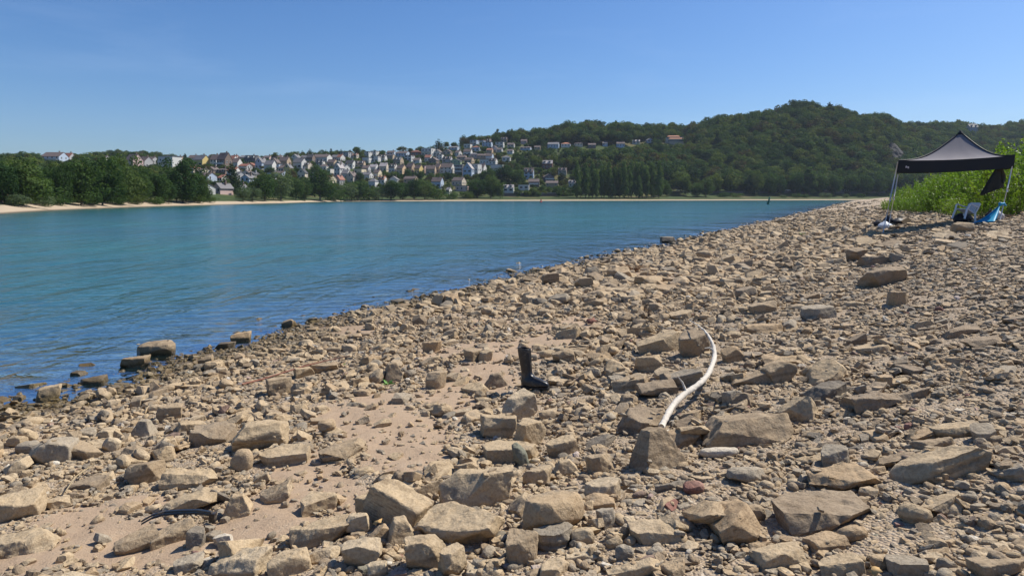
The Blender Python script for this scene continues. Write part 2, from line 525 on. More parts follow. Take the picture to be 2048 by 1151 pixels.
def polar_sheet(us, ds, zfun):
    U, D = np.meshgrid(us, ds)
    X = (U - 1024) / F * D
    Z = zfun(U, X, D)
    n, k = U.shape
    v = np.stack([X, D, Z], -1).reshape(-1, 3)
    i = np.arange(n * k).reshape(n, k)
    q = np.stack([i[:-1, :-1], i[:-1, 1:], i[1:, 1:], i[1:, :-1]], -1).reshape(-1, 4)
    return v, q, U, D

def set_attr(me, name, vals):
    a = me.attributes.new(name, 'FLOAT', 'POINT')
    a.data.foreach_set('value', np.ascontiguousarray(vals, dtype=np.float32).ravel())

# ------------------------------------------------------------------ sand patches (where stones thin out), as seen in the photo
SAND = [(720, 848, 120, 42), (800, 895, 120, 38), (620, 950, 95, 48), (565, 1020, 80, 50), (490, 1065, 70, 55), (250, 1095, 170, 52), (60, 1130, 100, 30),
        (150, 1035, 90, 28), (905, 800, 75, 28), (960, 752, 75, 26), (1000, 705, 90, 22), (1085, 680, 70, 16), (1130, 650, 90, 10), (830, 870, 90, 32),
        (705, 1000, 60, 38), (300, 1010, 80, 18), (870, 705, 60, 10), (1330, 552, 90, 8), (980, 640, 60, 9), (1480, 520, 90, 5), (760, 800, 60, 14), (930, 830, 40, 18), (700, 655, 70, 10)]

def sand_mask(x, y, z):
    u, v = to_px(x, y, z)
    v = v + 14 * vnoise(np.asarray(x) * 2.2, np.asarray(y) * 2.2, seed=44) * np.clip((v - 395) / 400, .1, 1.4)
    m = np.zeros_like(np.asarray(u, float))
    for (a, b_, ra, rb) in SAND:
        d = ((u - a) / ra) ** 2 + ((v - b_) / rb) ** 2
        m = np.maximum(m, np.clip(1.55 - d * 1.12, 0, 1))
    return m

# ------------------------------------------------------------------ the beach
th = np.linspace(R(-97), R(97), 420)
dd = np.concatenate([[0.05, .4, .8], np.geomspace(1.2, 480, 470)])
TH, DD = np.meshgrid(th, dd)
X = np.sin(TH) * DD; Y = np.cos(TH) * DD
Z = beach(X, Y) + 0.022 * fbm(X * 6, Y * 6, octv=3, seed=21) * np.clip(8 / (DD + 1), 0, 1)
idx = np.arange(X.size).reshape(X.shape)
quads = np.stack([idx[:-1, :-1], idx[1:, :-1], idx[1:, 1:], idx[:-1, 1:]], -1).reshape(-1, 4)
me = npmesh('beach', np.stack([X, Y, Z], -1).reshape(-1, 3), quads[:, ::-1], M['sand'], True)
Ys = np.maximum(Y, .5)
set_attr(me, 'gravel', np.clip(0.75 - 1.0 * sand_mask(X, Ys, Z), 0, 1))
tag(obj('beach', me), kind='structure')

# ------------------------------------------------------------------ the river
th = np.linspace(R(-88), R(88), 300)
dd = np.concatenate([[0.5, 1.5], np.geomspace(2.5, 1600, 300)])
TH, DD = np.meshgrid(th, dd)
X = np.sin(TH) * DD; Y = np.cos(TH) * DD
idx = np.arange(X.size).reshape(X.shape)
quads = np.stack([idx[:-1, :-1], idx[:-1, 1:], idx[1:, 1:], idx[1:, :-1]], -1).reshape(-1, 4)
me = npmesh('river', np.stack([X, Y, 0 * X], -1).reshape(-1, 3), quads[:, ::-1], M['water'], True)
dep = np.clip(-beach(X, Y), 0, 10)
set_attr(me, 'turbid', 1 - np.exp(-dep * 2.2))
tag(obj('river', me), kind='structure')

# ------------------------------------------------------------------ the far bank and its hills
us = np.linspace(-900, 2900, 480)
es = np.concatenate([np.linspace(-60, 60, 34), np.linspace(70, 900, 110)])
U, E = np.meshgrid(us, es)
D = np.interp(U, BU, BD) + E
Zf = far_z(U, D)
Xf = (U - 1024) / F * D
idx = np.arange(U.size).reshape(U.shape)
quads = np.stack([idx[:-1, :-1], idx[:-1, 1:], idx[1:, 1:], idx[1:, :-1]], -1).reshape(-1, 4)
me = npmesh('hillside', np.stack([Xf, D, Zf], -1).reshape(-1, 3), quads, M['slope'], True)
set_attr(me, 'inland', E * np.interp(U, [350, 700], [1.0, 1.45]))
tag(obj('hillside', me), kind='structure')

# ------------------------------------------------------------------ stones
def rock_bm(seed, dims, kind='block', cuts=8, bevel=0.05):
    """a box cut by random planes, the way broken stone looks; unit-ish size scaled to dims"""
    rnd = random.Random(seed)
    bm = bmesh.new()
    bmesh.ops.create_cube(bm, size=1.0)
    if kind in ('round', 'pebble'):
        bmesh.ops.delete(bm, geom=bm.verts[:], context='VERTS')
        bmesh.ops.create_icosphere(bm, subdivisions=2, radius=0.5)
        e = 0.72 if kind == 'round' else 0.9
        for v in bm.verts:
            v.co = Vector([math.copysign(abs(c * 2) ** e, c) * 0.5 for c in v.co])
        cuts = 3 if kind == 'round' else 1
    for v in bm.verts:
        if kind == 'wedge':
            v.co.z *= 1.0 if v.co.x > 0 else 0.45
            if v.co.x <= 0:
                v.co.z -= .25
        if kind == 'pyramid' and v.co.z > 0:
            v.co.x *= .35; v.co.y *= .4
    for k in range(cuts):
        if kind == 'slab':
            a = rnd.uniform(0, 2 * math.pi)
            n = Vector((math.cos(a), math.sin(a), rnd.uniform(-.35, .45))).normalized()
            dist = rnd.uniform(.36, .54)
            if k == 0:
                n = Vector((rnd.uniform(-.25, .25), rnd.uniform(-.25, .25), 1)).normalized(); dist = .40
        else:
            n = Vector((rnd.gauss(0, 1), rnd.gauss(0, 1), rnd.gauss(.25, .8))).normalized()
            dist = rnd.uniform(.40, .60) if kind not in ('round', 'pebble') else rnd.uniform(.36, .46)
        g = bm.verts[:] + bm.edges[:] + bm.faces[:]
        r = bmesh.ops.bisect_plane(bm, geom=g, plane_co=n * dist, plane_no=n, clear_outer=True)
        ed = [x for x in r['geom_cut'] if isinstance(x, bmesh.types.BMEdge)]
        if len(ed) > 2:
            try:
                bmesh.ops.contextual_create(bm, geom=ed)
            except Exception:
                pass
    bmesh.ops.remove_doubles(bm, verts=bm.verts[:], dist=.02)
    bmesh.ops.dissolve_limit(bm, angle_limit=.02, verts=bm.verts[:], edges=bm.edges[:])
    mn = Vector([min(v.co[i] for v in bm.verts) for i in range(3)]); mxv = Vector([max(v.co[i] for v in bm.verts) for i in range(3)])
    for v in bm.verts:
        v.co = Vector([((v.co[i] - mn[i]) / (mxv[i] - mn[i]) - .5) * dims[i] for i in range(3)])
    if bevel and kind not in ('pebble',):
        bw = bevel * min(dims)
        bmesh.ops.bevel(bm, geom=bm.edges[:], offset=bw, segments=1, profile=.6, affect='EDGES', clamp_overlap=True)
    bmesh.ops.recalc_face_normals(bm, faces=bm.faces[:])
    return bm

def hero_mesh(seed, dims, kind, detail=1.0, rough=1.0, strata=0.0):
    bm = rock_bm(seed, dims, kind, cuts={'block': 7, 'slab': 9, 'wedge': 6, 'pyramid': 4, 'round': 3, 'pebble': 1}[kind], bevel=.035)
    bmesh.ops.triangulate(bm, faces=bm.faces[:])
    target = max(dims) / (26 * detail)
    for it in range(6):
        long = [e for e in bm.edges if e.calc_length() > target * 1.35]
        if not long or len(bm.faces) > 9000:
            break
        bmesh.ops.subdivide_edges(bm, edges=long, cuts=1, use_grid_fill=False)
        bmesh.ops.triangulate(bm, faces=[f for f in bm.faces if len(f.verts) > 3])
    bm.normal_update()
    bmesh.ops.smooth_vert(bm, verts=bm.verts[:], factor=.16, use_axis_x=True, use_axis_y=True, use_axis_z=True)
    bm.normal_update()
    co = np.array([v.co[:] for v in bm.verts]); no = np.array([v.normal[:] for v in bm.verts])
    L = max(dims)
    o = seed * 3.7
    q = co / L
    d = .040 * fbm(q[:, 0] * 2.6 + o, q[:, 1] * 2.6, q[:, 2] * 2.6, 2, 61) + .030 * fbm(q[:, 0] * 10 + o, q[:, 1] * 10, q[:, 2] * 10, 4, 67)
    chip = fbm(q[:, 0] * 5 + o, q[:, 1] * 5 + 3, q[:, 2] * 5, 2, 71)
    d = d - .05 * np.clip(chip - .16, 0, 1)
    if strata:
        lay = np.floor((co[:, 2] / dims[2] + .06 * vnoise(q[:, 0] * 4 + o, q[:, 1] * 4, seed=5)) * 6)
        side = 1 - np.clip(np.abs(no[:, 2]) * 1.3, 0, 1)
        d = d + strata * side * (_hash(lay + 50, lay * 0 + seed, lay * 0, 9) - .5) * .09
    co = co + no * (d * L * rough)[:, None]
    for v, c in zip(bm.verts, co):
        v.co = c
    me = bm_mesh('stone', bm, M['stone'], True)
    if kind not in ('round', 'pebble'):
        me.set_sharp_from_angle(angle=R(38))
    return me

# --- prototypes shared by the thousands of smaller stones
def proto_collection(name, specs):
    c = bpy.data.collections.new(name)
    for i, (seed, dims, kind, bev, sm) in enumerate(specs):
        bm = rock_bm(seed, dims, kind, cuts={'block': 7, 'slab': 9, 'wedge': 6, 'pyramid': 4, 'round': 3, 'pebble': 1}[kind], bevel=bev)
        if kind not in ('pebble',):
            bmesh.ops.triangulate(bm, faces=bm.faces[:])
            bmesh.ops.subdivide_edges(bm, edges=[e for e in bm.edges if e.calc_length() > .35], cuts=1)
            bmesh.ops.triangulate(bm, faces=bm.faces[:])
            bm.normal_update()
            co = np.array([v.co[:] for v in bm.verts])
            d = fbm(co[:, 0] * 3 + seed, co[:, 1] * 3, co[:, 2] * 3, 3, 77)
            no = np.array([v.normal[:] for v in bm.verts])
            co = co + no * (d * .075 * min(1, 2 * min(dims)))[:, None]
            for v, k in zip(bm.verts, co):
                v.co = k
        o = bpy.data.objects.new('%s_%02d' % (name, i), bm_mesh('stone', bm, M['stone'], sm))
        c.objects.link(o)
    return c

specs = []
for i in range(9):
    specs.append((100 + i, (1, random.uniform(.62, .9), random.uniform(.34, .62)), 'block', .08, False))
for i in range(9):
    specs.append((200 + i, (1, random.uniform(.55, .85), random.uniform(.18, .34)), 'slab', .12, False))
for i in range(3):
    specs.append((300 + i, (1, random.uniform(.6, .8), random.uniform(.45, .6)), 'wedge', .08, False))
for i in range(5):
    specs.append((400 + i, (1, random.uniform(.65, .85), random.uniform(.4, .6)), 'round', .05, True))
STONES = proto_collection('stones', specs)
specs2 = [(500 + i, (1, random.uniform(.6, .9), random.uniform(.3, .6)), 'pebble', 0, True) for i in range(5)]
specs2 += [(520 + i, (1, random.uniform(.55, .85), random.uniform(.16, .4)), 'slab', .1, False) for i in range(5)]
specs2 += [(540 + i, (1, random.uniform(.6, .85), random.uniform(.4, .7)), 'block', .1, False) for i in range(4)]
PEBBLES = proto_collection('pebbles', specs2)

# --- height map of the near beach so that stones lie on and against each other
HX0, HX1, HY0, HY1, HC = -7.0, 8.0, 1.6, 13.0, 0.02
hx = np.arange(HX0, HX1, HC); hy = np.arange(HY0, HY1, HC)
HXX, HYY = np.meshgrid(hx, hy)
BASE = beach(HXX, HYY)
HM = BASE.copy()

def hm_patch(x, y, r):
    i0 = int((x - r - HX0) / HC); i1 = int((x + r - HX0) / HC) + 1
    j0 = int((y - r - HY0) / HC); j1 = int((y + r - HY0) / HC) + 1
    if i0 < 0 or j0 < 0 or i1 > len(hx) or j1 > len(hy):
        return None
    return slice(j0, j1), slice(i0, i1)

def stamp(x, y, a, b_, ang, ztop, nrm=(0, 0, 1), p=4):
    s = hm_patch(x, y, max(a, b_))
    if s is None:
        return
    dx = HXX[s] - x; dy = HYY[s] - y
    ca, sa = math.cos(ang), math.sin(ang)
    k = np.abs((dx * ca + dy * sa) / a) ** p + np.abs((-dx * sa + dy * ca) / b_) ** p
    top = ztop - (nrm[0] * dx + nrm[1] * dy) / max(nrm[2], .3)
    HM[s] = np.where(k < 1, np.maximum(HM[s], top), HM[s])

def settle(x, y, r, maxtilt=.45):
    """mean height and normal of what lies under a stone"""
    s = hm_patch(x, y, r)
    if s is None:
        e = .05
        z = float(beach(x, y))
        return z, Vector((0, 0, 1)), 0.0
    h = HM[s]; dx = HXX[s] - x; dy = HYY[s] - y
    m = (dx * dx + dy * dy) < r * r
    if m.sum() < 4:
        return float(h.mean()), Vector((0, 0, 1)), 0.0
    A = np.stack([dx[m], dy[m], np.ones(m.sum())], 1)
    sol = np.linalg.lstsq(A, h[m], rcond=None)[0]
    g = np.clip(sol[:2], -maxtilt, maxtilt)
    lift = float((h[m] - BASE[s][m]).mean())
    return float(sol[2]), Vector((-g[0], -g[1], 1)).normalized(), lift

def orient(nrm, ang, jit=0.0):
    q = Vector((0, 0, 1)).rotation_difference(nrm)
    m = q.to_matrix() @ Matrix.Rotation(ang, 3, 'Z')
    if jit:
        m = m @ Euler((random.gauss(0, jit), random.gauss(0, jit), 0)).to_matrix()
    return m.to_euler()

TINT = {'tan': .05, 'sand': .18, 'ochre': .38, 'cream': .5, 'brown': .6, 'umber': .68, 'grey': .78, 'slate': .86, 'dark': .905, 'pale': .938, 'white': .962, 'red': .982, 'green': 1.0}
WORD = {'tan': 'tan', 'sand': 'sandy tan', 'ochre': 'ochre brown', 'cream': 'pale tan', 'brown': 'brown', 'umber': 'dark brown', 'grey': 'grey', 'slate': 'slate grey', 'dark': 'dark slate', 'pale': 'cream coloured', 'white': 'whitish', 'red': 'dull red', 'green': 'greenish grey'}

# hero stones read off the photo: left, right, top, bottom pixel; kind; colour; turn; strata; label
HEROES = [
    (880, 1030, 918, 1013, 'block', 'sand', 12, .3, 'big drum-like tan block with a flat left end, resting above a broad slab'),
    (840, 1008, 1000, 1090, 'slab', 'sand', -20, 0, 'broad triangular tan slab lying under the drum-like block'),
    (470, 575, 833, 900, 'block', 'sand', 20, 0, 'large pitted tan boulder with shadowed front at the left of the sand patch'),
    (463, 505, 895, 945, 'round', 'ochre', 10, 0, 'smooth cube-shaped warm brown stone below the pitted boulder'),
    (640, 725, 878, 922, 'slab', 'brown', 0, 1.0, 'layered brown slab standing alone on the open sand'),
    (585, 697, 1030, 1090, 'block', 'sand', 15, 0, 'long humped tan stone at the lower edge of the sand patch'),
    (695, 740, 1025, 1070, 'block', 'cream', 0, 0, 'rounded pale tan stone right of the long humped stone'),
    (717, 775, 985, 1040, 'block', 'sand', -35, 0, 'squarish tan stone leaning above a dry leaf at the sand edge'),
    (690, 762, 1075, 1135, 'block', 'cream', 5, 0, 'blocky pale tan stone near the bottom edge below the humped stone'),
    (813, 893, 1068, 1145, 'block', 'sand', 10, 0, 'cube-like tan stone standing below the broad triangular slab'),
    (430, 540, 1090, 1160, 'block', 'cream', -15, 0, 'large pale stone cut by the bottom edge left of centre'),
    (540, 617, 1095, 1158, 'block', 'sand', 20, 0, 'tan block at the bottom edge right of the large pale stone'),
    (620, 680, 1088, 1125, 'round', 'cream', 5, 0, 'smooth pale cobble at the bottom between two tan blocks'),
    (735, 775, 1125, 1158, 'block', 'cream', 0, 0, 'small pale wedge at the bottom edge below the blocky pale stone'),
    (880, 930, 1098, 1156, 'block', 'sand', 40, 0, 'upright tan stone at the bottom edge right of the cube-like stone'),
    (935, 1005, 1125, 1160, 'slab', 'cream', 0, 0, 'flat pale stone cut by the bottom edge below centre'),
    (770, 833, 1030, 1090, 'pyramid', 'sand', 15, 0, 'peaked tan stone left of the broad triangular slab'),
    (595, 665, 978, 1025, 'slab', 'sand', 35, 0, 'narrow tongue-shaped slab sticking out of the sand'),
    (520, 620, 885, 930, 'slab', 'sand', 5, 0, 'sand-covered flat stone right of the smooth cube-shaped stone'),
    (68, 143, 868, 928, 'block', 'grey', 15, 0, 'grey boulder with a hollow dark front near the left edge'),
    (35, 84, 877, 908, 'round', 'grey', 0, 0, 'smooth grey stone just left of the hollow-fronted grey boulder'),
    (135, 205, 883, 922, 'slab', 'brown', 8, 0, 'flat brownish slab just right of the hollow-fronted grey boulder'),
    (207, 240, 873, 906, 'round', 'cream', 10, 0, 'rounded pale cobble right of the flat brownish slab'),
    (265, 312, 836, 874, 'pyramid', 'grey', 0, 0, 'pointed grey stone standing among low slabs at the left'),
    (380, 460, 845, 893, 'block', 'umber', -10, .3, 'rough dark brown block left of the large pitted boulder'),
    (316, 362, 808, 842, 'block', 'brown', 20, 0, 'brown stone with a black shadowed end below the waterside boulder'),
    (255, 322, 920, 972, 'block', 'brown', 10, .2, 'squared brown stone in the middle of the left rubble'),
    (142, 218, 944, 982, 'wedge', 'umber', -8, 0, 'dark brown wedge in the left rubble below the flat slab'),
    (330, 435, 935, 977, 'block', 'tan', 0, .2, 'long low tan stone right of the squared brown stone'),
    (-5, 75, 980, 1042, 'block', 'sand', 10, 0, 'large tan boulder cut by the left edge'),
    (-10, 110, 1050, 1112, 'slab', 'sand', 12, .4, 'very large tan slab at the left edge with its front in shadow'),
    (338, 432, 976, 1026, 'block', 'sand', 5, 0, 'rough tan stone behind the black rubber strip'),
    (445, 502, 984, 1036, 'pyramid', 'tan', 10, 0, 'angular tan stone right of the black rubber strip, at the sand edge'),
    (305, 383, 1032, 1090, 'wedge', 'brown', 30, 0, 'tilted brown stone under the black rubber strip'),
    (235, 312, 1055, 1106, 'slab', 'brown', 35, 0, 'pair-like tilted slab left of the stone under the rubber strip'),
    (378, 412, 1055, 1100, 'slab', 'slate', -15, 0, 'flat slate grey plate below the right end of the rubber strip'),
    (352, 408, 1108, 1146, 'slab', 'grey', 30, .8, 'banded grey stone on the sand near the bottom left'),
    (405, 436, 1110, 1130, 'block', 'white', 0, 0, 'bright white lump beside the banded grey stone'),
    (430, 463, 1066, 1092, 'block', 'pale', 10, 0, 'cream coloured stone alone on sand right of the slate plate'),
    (1260, 1367, 845, 942, 'pyramid', 'brown', 25, 0, 'massive knobbly brown boulder below the thick end of the driftwood'),
    (1235, 1332, 813, 872, 'slab', 'umber', -5, 0, 'flat dark brown rock just behind the massive knobbly boulder'),
    (1325, 1394, 857, 897, 'block', 'ochre', 10, 0, 'brown block right of the massive knobbly boulder, by the driftwood end'),
    (1030, 1090, 835, 892, 'block', 'sand', 40, 0, 'tan block with dark left face in front of the boot'),
    (1000, 1068, 786, 842, 'block', 'cream', 25, 0, 'pale tan stone with a small hole right in front of the boot'),
    (960, 1032, 825, 876, 'block', 'sand', 0, 0, 'squat tan stone left of the dark-faced block before the boot'),
    (965, 1074, 870, 926, 'slab', 'sand', -15, 0, 'wide tan slab above the drum-like block'),
    (1022, 1060, 888, 937, 'pillar', 'green', 20, 0, 'greenish finger-shaped stone leaning beside the drum-like block'),
    (1047, 1105, 930, 972, 'block', 'sand', 10, 0, 'tan block right of the finger-shaped stone'),
    (1103, 1160, 913, 952, 'pyramid', 'sand', 5, 0, 'ridged tan stone second right of the finger-shaped stone'),
    (1175, 1227, 903, 948, 'block', 'brown', 30, 0, 'brown stone with a pale scratch left of the massive knobbly boulder'),
    (1090, 1153, 868, 912, 'slab', 'sand', 25, 0, 'kite-shaped tan slab right of the dark-faced block'),
    (1170, 1242, 953, 1005, 'slab', 'cream', 15, 0, 'pale kite-shaped slab below the massive knobbly boulder'),
    (1155, 1228, 990, 1022, 'block', 'ochre', -5, 0, 'long brown brick-like stone below the pale kite-shaped slab'),
    (1080, 1140, 1016, 1066, 'slab', 'grey', 40, 0, 'grey angular slab in the lower middle rubble'),
    (1072, 1146, 1048, 1102, 'slab', 'slate', 20, 1.0, 'flaky layered grey stone in the lower middle rubble'),
    (1012, 1080, 1058, 1130, 'slab', 'brown', 50, 0, 'brown slab tilted against the flaky layered stone'),
    (1143, 1188, 1054, 1096, 'round', 'sand', 0, 0, 'lumpy round tan stone right of the flaky layered stone'),
    (1262, 1356, 1040, 1092, 'block', 'sand', 0, 0, 'large dull tan stone in the lower right middle'),
    (1367, 1408, 960, 992, 'round', 'red', 0, 0, 'dull red rounded stone right of centre in the rubble'),
    (1310, 1372, 962, 982, 'slab', 'slate', 5, 0, 'thin blue-grey plate lying against the red stone'),
    (1402, 1476, 890, 918, 'round', 'pale', -5, 0, 'smooth lens-shaped cream stone below the big right boulder'),
    (1405, 1482, 860, 896, 'slab', 'brown', -12, 0, 'brown slab between the big right boulder and the lens-shaped stone'),
    (1198, 1230, 1018, 1056, 'block', 'pale', 30, 0, 'cream coloured fluted stone below the brick-like stone'),
    (1133, 1202, 1094, 1126, 'slab', 'cream', 0, 0, 'flat pale stone below the lumpy round stone'),
    (1070, 1142, 1115, 1160, 'slab', 'sand', 15, 0, 'tan slab at the bottom edge below the flaky layered stone'),
    (1215, 1322, 1127, 1160, 'slab', 'sand', 5, 0, 'cracked wide tan slab at the bottom edge right of centre'),
    (1405, 1575, 813, 892, 'block', 'brown', -8, 0, 'very big rounded-edge brown boulder right of the driftwood'),
    (1610, 1692, 763, 802, 'block', 'dark', 5, 0, 'dark grey boulder above right of the very big brown boulder'),
    (1695, 1790, 783, 825, 'block', 'umber', 0, .3, 'rough crumbly dark brown rock right of the dark grey boulder'),
    (1557, 1626, 788, 846, 'wedge', 'sand', -35, 0, 'leaning tan slab between the big brown and dark grey boulders'),
    (1797, 1856, 778, 801, 'slab', 'umber', 0, 0, 'low dark brown slab right of the crumbly rock'),
    (1553, 1735, 973, 1066, 'wedge', 'umber', 180, .2, 'huge wedge-shaped brown block with a dark front at lower right'),
    (1623, 1750, 928, 986, 'slab', 'ochre', -10, 1.0, 'long layered ochre slab tilted above the huge wedge block'),
    (1785, 1958, 895, 966, 'slab', 'sand', 5, .3, 'huge flat tan boulder at the right'),
    (1455, 1528, 925, 970, 'round', 'grey', 10, 0, 'smooth pale grey egg-shaped stone below the lens-shaped stone'),
    (1645, 1697, 890, 936, 'slab', 'grey', -20, 0, 'square grey slab above the long layered ochre slab'),
    (1800, 1860, 1005, 1056, 'pebble', 'sand', -30, 0, 'smooth oval tan plate right of the huge wedge block'),
    (1675, 1732, 1048, 1090, 'pebble', 'ochre', 0, 0, 'smooth round cobble at the tip of the huge wedge block'),
    (1618, 1690, 1063, 1104, 'block', 'ochre', 10, 0, 'brown block below the huge wedge block'),
    (1510, 1603, 1083, 1137, 'block', 'sand', 5, 0, 'flat-topped tan block near the bottom right'),
    (1490, 1530, 1007, 1049, 'round', 'brown', 0, 0, 'rounded brown stone left of the huge wedge block'),
    (1872, 1950, 843, 882, 'slab', 'sand', -8, 0, 'rectangular tan slab at the right, above the huge flat boulder'),
    (1942, 1990, 847, 886, 'slab', 'grey', 20, 0, 'grey paving-like slab at the right edge rubble'),
    (1830, 1901, 876, 901, 'block', 'brown', 0, .5, 'brick-shaped brown stone directly above the huge flat boulder'),
    (1780, 1850, 1108, 1158, 'slab', 'grey', -20, 0, 'pale grey slab at the bottom right edge'),
    (1640, 1722, 1108, 1158, 'slab', 'sand', -15, 0, 'tan slab at the bottom edge beside the flat-topped block'),
    (1950, 2056, 1113, 1162, 'block', 'brown', 0, 0, 'brown boulder in the bottom right corner'),
    (1870, 1926, 1002, 1036, 'slab', 'cream', 10, 0, 'pale angular stone right of the oval plate'),
    (1727, 1805, 535, 573, 'block', 'umber', 10, .3, 'big dark square block far up the right beach'),
    (1723, 1781, 507, 532, 'wedge', 'umber', 180, 0, 'dark hump-shaped stone behind the big dark square block'),
    (1690, 1728, 496, 523, 'block', 'umber', 30, 0, 'dark pointed stone left of the hump-shaped stone'),
    (1598, 1664, 611, 641, 'slab', 'grey', -5, .4, 'grey-topped slab on the right beach, lit from above'),
    (1497, 1553, 601, 626, 'block', 'brown', 0, 0, 'angular brown stone left of the grey-topped slab'),
    (1490, 1561, 642, 669, 'slab', 'ochre', 0, 0, 'sagging brown slab below the angular brown stone'),
    (1770, 1818, 579, 613, 'slab', 'brown', 40, 0, 'upright leaning brown slab below the big dark square block'),
    (1885, 1961, 651, 674, 'block', 'umber', 0, 0, 'long dark brown log-like stone near the right edge'),
    (1930, 2006, 670, 699, 'slab', 'umber', -5, 0, 'low dark brown rock below the log-like stone'),
    (1697, 1729, 664, 694, 'wedge', 'umber', 0, 0, 'dark upright wedge on the right beach'),
    (1712, 1780, 685, 711, 'slab', 'sand', -10, 0, 'tan slab at the foot of the dark upright wedge'),
    (1442, 1483, 692, 726, 'block', 'ochre', 15, 0, 'reddish brown cube right of the driftwood bend'),
    (1352, 1412, 664, 716, 'slab', 'umber', 30, 0, 'large dark tilted rock behind the upper driftwood'),
    (1525, 1586, 721, 767, 'block', 'brown', 10, 0, 'rounded brown block right of the driftwood'),
    (1463, 1541, 747, 774, 'slab', 'brown', 0, 0, 'flat brown slab just right of the driftwood middle'),
    (968, 1016, 744, 776, 'pyramid', 'umber', 10, 0, 'dark triangular stone left of the boot'),
    (1107, 1148, 699, 726, 'block', 'brown', 0, 0, 'brown block right of the boot top'),
    (1275, 1363, 664, 706, 'slab', 'sand', -8, 0, 'wide flat tan slab left of the large dark tilted rock'),
    (1225, 1296, 747, 783, 'slab', 'brown', -5, 0, 'brown slab with undercut front left of the driftwood'),
    (1278, 1351, 761, 797, 'block', 'umber', 0, 0, 'purplish flat-topped block left of the driftwood middle'),
    (1272, 1321, 709, 746, 'block', 'sand', 0, 0, 'tan block below the wide flat slab'),
    (763, 807, 722, 766, 'pyramid', 'brown', 20, 0, 'pyramid-shaped stone beside the green sprout'),
    (850, 893, 741, 779, 'block', 'brown', 30, 0, 'lumpy brown boulder right of the pyramid-shaped stone'),
    (535, 581, 752, 791, 'block', 'brown', 30, 0, 'brown block with black shadow below the rusty rod'),
    (620, 676, 721, 746, 'slab', 'brown', 0, .5, 'long brown slab behind the rusty rod'),
    (585, 628, 729, 756, 'slab', 'sand', 40, 0, 'tan tilted plate behind the rusty rod'),
    (825, 853, 627, 653, 'round', 'umber', 0, 0, 'dark upright boulder near the water in mid distance'),
    (927, 958, 696, 723, 'slab', 'brown', -40, 0, 'leaning brown slab, left one of a pair by the sand'),
    (957, 986, 699, 724, 'slab', 'sand', -40, 0, 'leaning tan slab, right one of a pair by the sand'),
    (846, 883, 680, 706, 'block', 'ochre', 0, 0, 'ochre stone left of the leaning pair'),
    (276, 352, 674, 718, 'round', 'brown', 0, 0, 'big rounded boulder standing in the shallow water'),
    (247, 293, 710, 740, 'block', 'ochre', 10, 0, 'ochre stone at the water left below the boulder in the shallows'),
    (76, 119, 767, 806, 'slab', 'tan', 70, 0, 'upright tan stone at the water near the left edge'),
    (166, 212, 750, 774, 'block', 'umber', 0, 0, 'wet dark stone in the shallows left of the ochre stone'),
    (143, 172, 740, 758, 'block', 'umber', 0, 0, 'small wet dark stone sticking out of the shallows'),
    (465, 500, 664, 690, 'block', 'ochre', 10, 0, 'ochre stone piled at the water edge right of the shallows boulder'),
    (430, 472, 680, 700, 'slab', 'umber', 0, 0, 'wet dark slab at the water edge right of the shallows boulder'),
    (588, 616, 628, 640, 'slab', 'dark', 0, 0, 'black flat stone at the water edge in mid distance'),
    (566, 590, 638, 656, 'block', 'brown', 0, 0, 'brown cube at the water edge by the black flat stone'),
    (886, 900, 556, 566, 'block', 'dark', 0, 0, 'small black stone standing in the water farther out'),
    (1086, 1116, 545, 569, 'block', 'umber', 10, 0, 'dark square boulder in mid distance near the water'),
    (1322, 1350, 474, 486, 'block', 'dark', 0, 0, 'dark rounded stone at the distant water edge'),
    (1908, 1948, 446, 465, 'block', 'brown', 0, 0, 'solitary brown rock in front of the plastic chair'),
    (1150, 1185, 555, 575, 'block', 'brown', 0, 0, 'brown block right of the dark square boulder'),
    (1340, 1385, 622, 640, 'slab', 'sand', 0, 0, 'tan slab at the tip of the driftwood'),
]
rock_list = []     # every single stone object: (object, u, v, size px, colour word, kind word, hero label or None)
KINDW = {'block': 'angular stone', 'slab': 'flat stone', 'wedge': 'wedge-shaped stone', 'round': 'rounded stone', 'pyramid': 'peaked stone', 'pebble': 'smooth cobble'}
for k, (u0, u1, v0, v1, kind, colr, turn, strata, label) in enumerate(HEROES):
    uc = (u0 + u1) / 2
    p = ground_at(uc, v1 - 1)
    dist = p.y
    w = (u1 - u0) / F * dist * 1.04
    hh = (v1 - v0) / F * dist
    al = math.atan2(EYE - p.z, dist)
    pillar = kind == 'pillar'
    b_ = w * (.72 if kind != 'slab' else .8)
    for _ in range(6):
        c = (hh - b_ * math.sin(al) * .85) / math.cos(al)
        if c < .22 * w:
            b_ *= .88
        else:
            break
    c = min(max(c, .2 * w), 1.1 * w) * 1.12
    y = p.y + b_ * .42
    x = (uc - 1024) / F * (y)
    zc, nrm, _l = settle(x, y, max(w, b_) * .45, .2)
    zg = float(beach(x, y))
    if pillar:
        kind = 'round'
        me = hero_mesh(k + 11, (w * .62, w * .62, hh * 1.15), 'round', .8, .6)
        o = obj('stone', me, None, (x, y, zg + hh * .42), (R(-14), R(-22), R(20)))
    else:
        det = 1.0 if (u1 - u0) > 90 else .75 if (u1 - u0) > 50 else .5
        me = hero_mesh(k + 11, (w, b_, c), kind, det, .55 if kind in ('round', 'pebble') else 1.0, strata)
        rot = orient(nrm, R(turn) if abs(turn) < 45 or turn == 180 else R(8), .05)
        o = obj('stone', me, None, (x, y, zg + c * .5 - c * .13), rot)
    o['tint'] = float(np.clip(TINT[colr] + random.uniform(-.015, .015), 0, 1))
    if dist < 12:
        stamp(x, y, w * .5, b_ * .5, R(turn) if abs(turn) < 45 else 0, zg + c * .82, tuple(nrm))
    rock_list.append((o, uc, (v0 + v1) / 2, u1 - u0, WORD[colr], KINDW[kind], label))

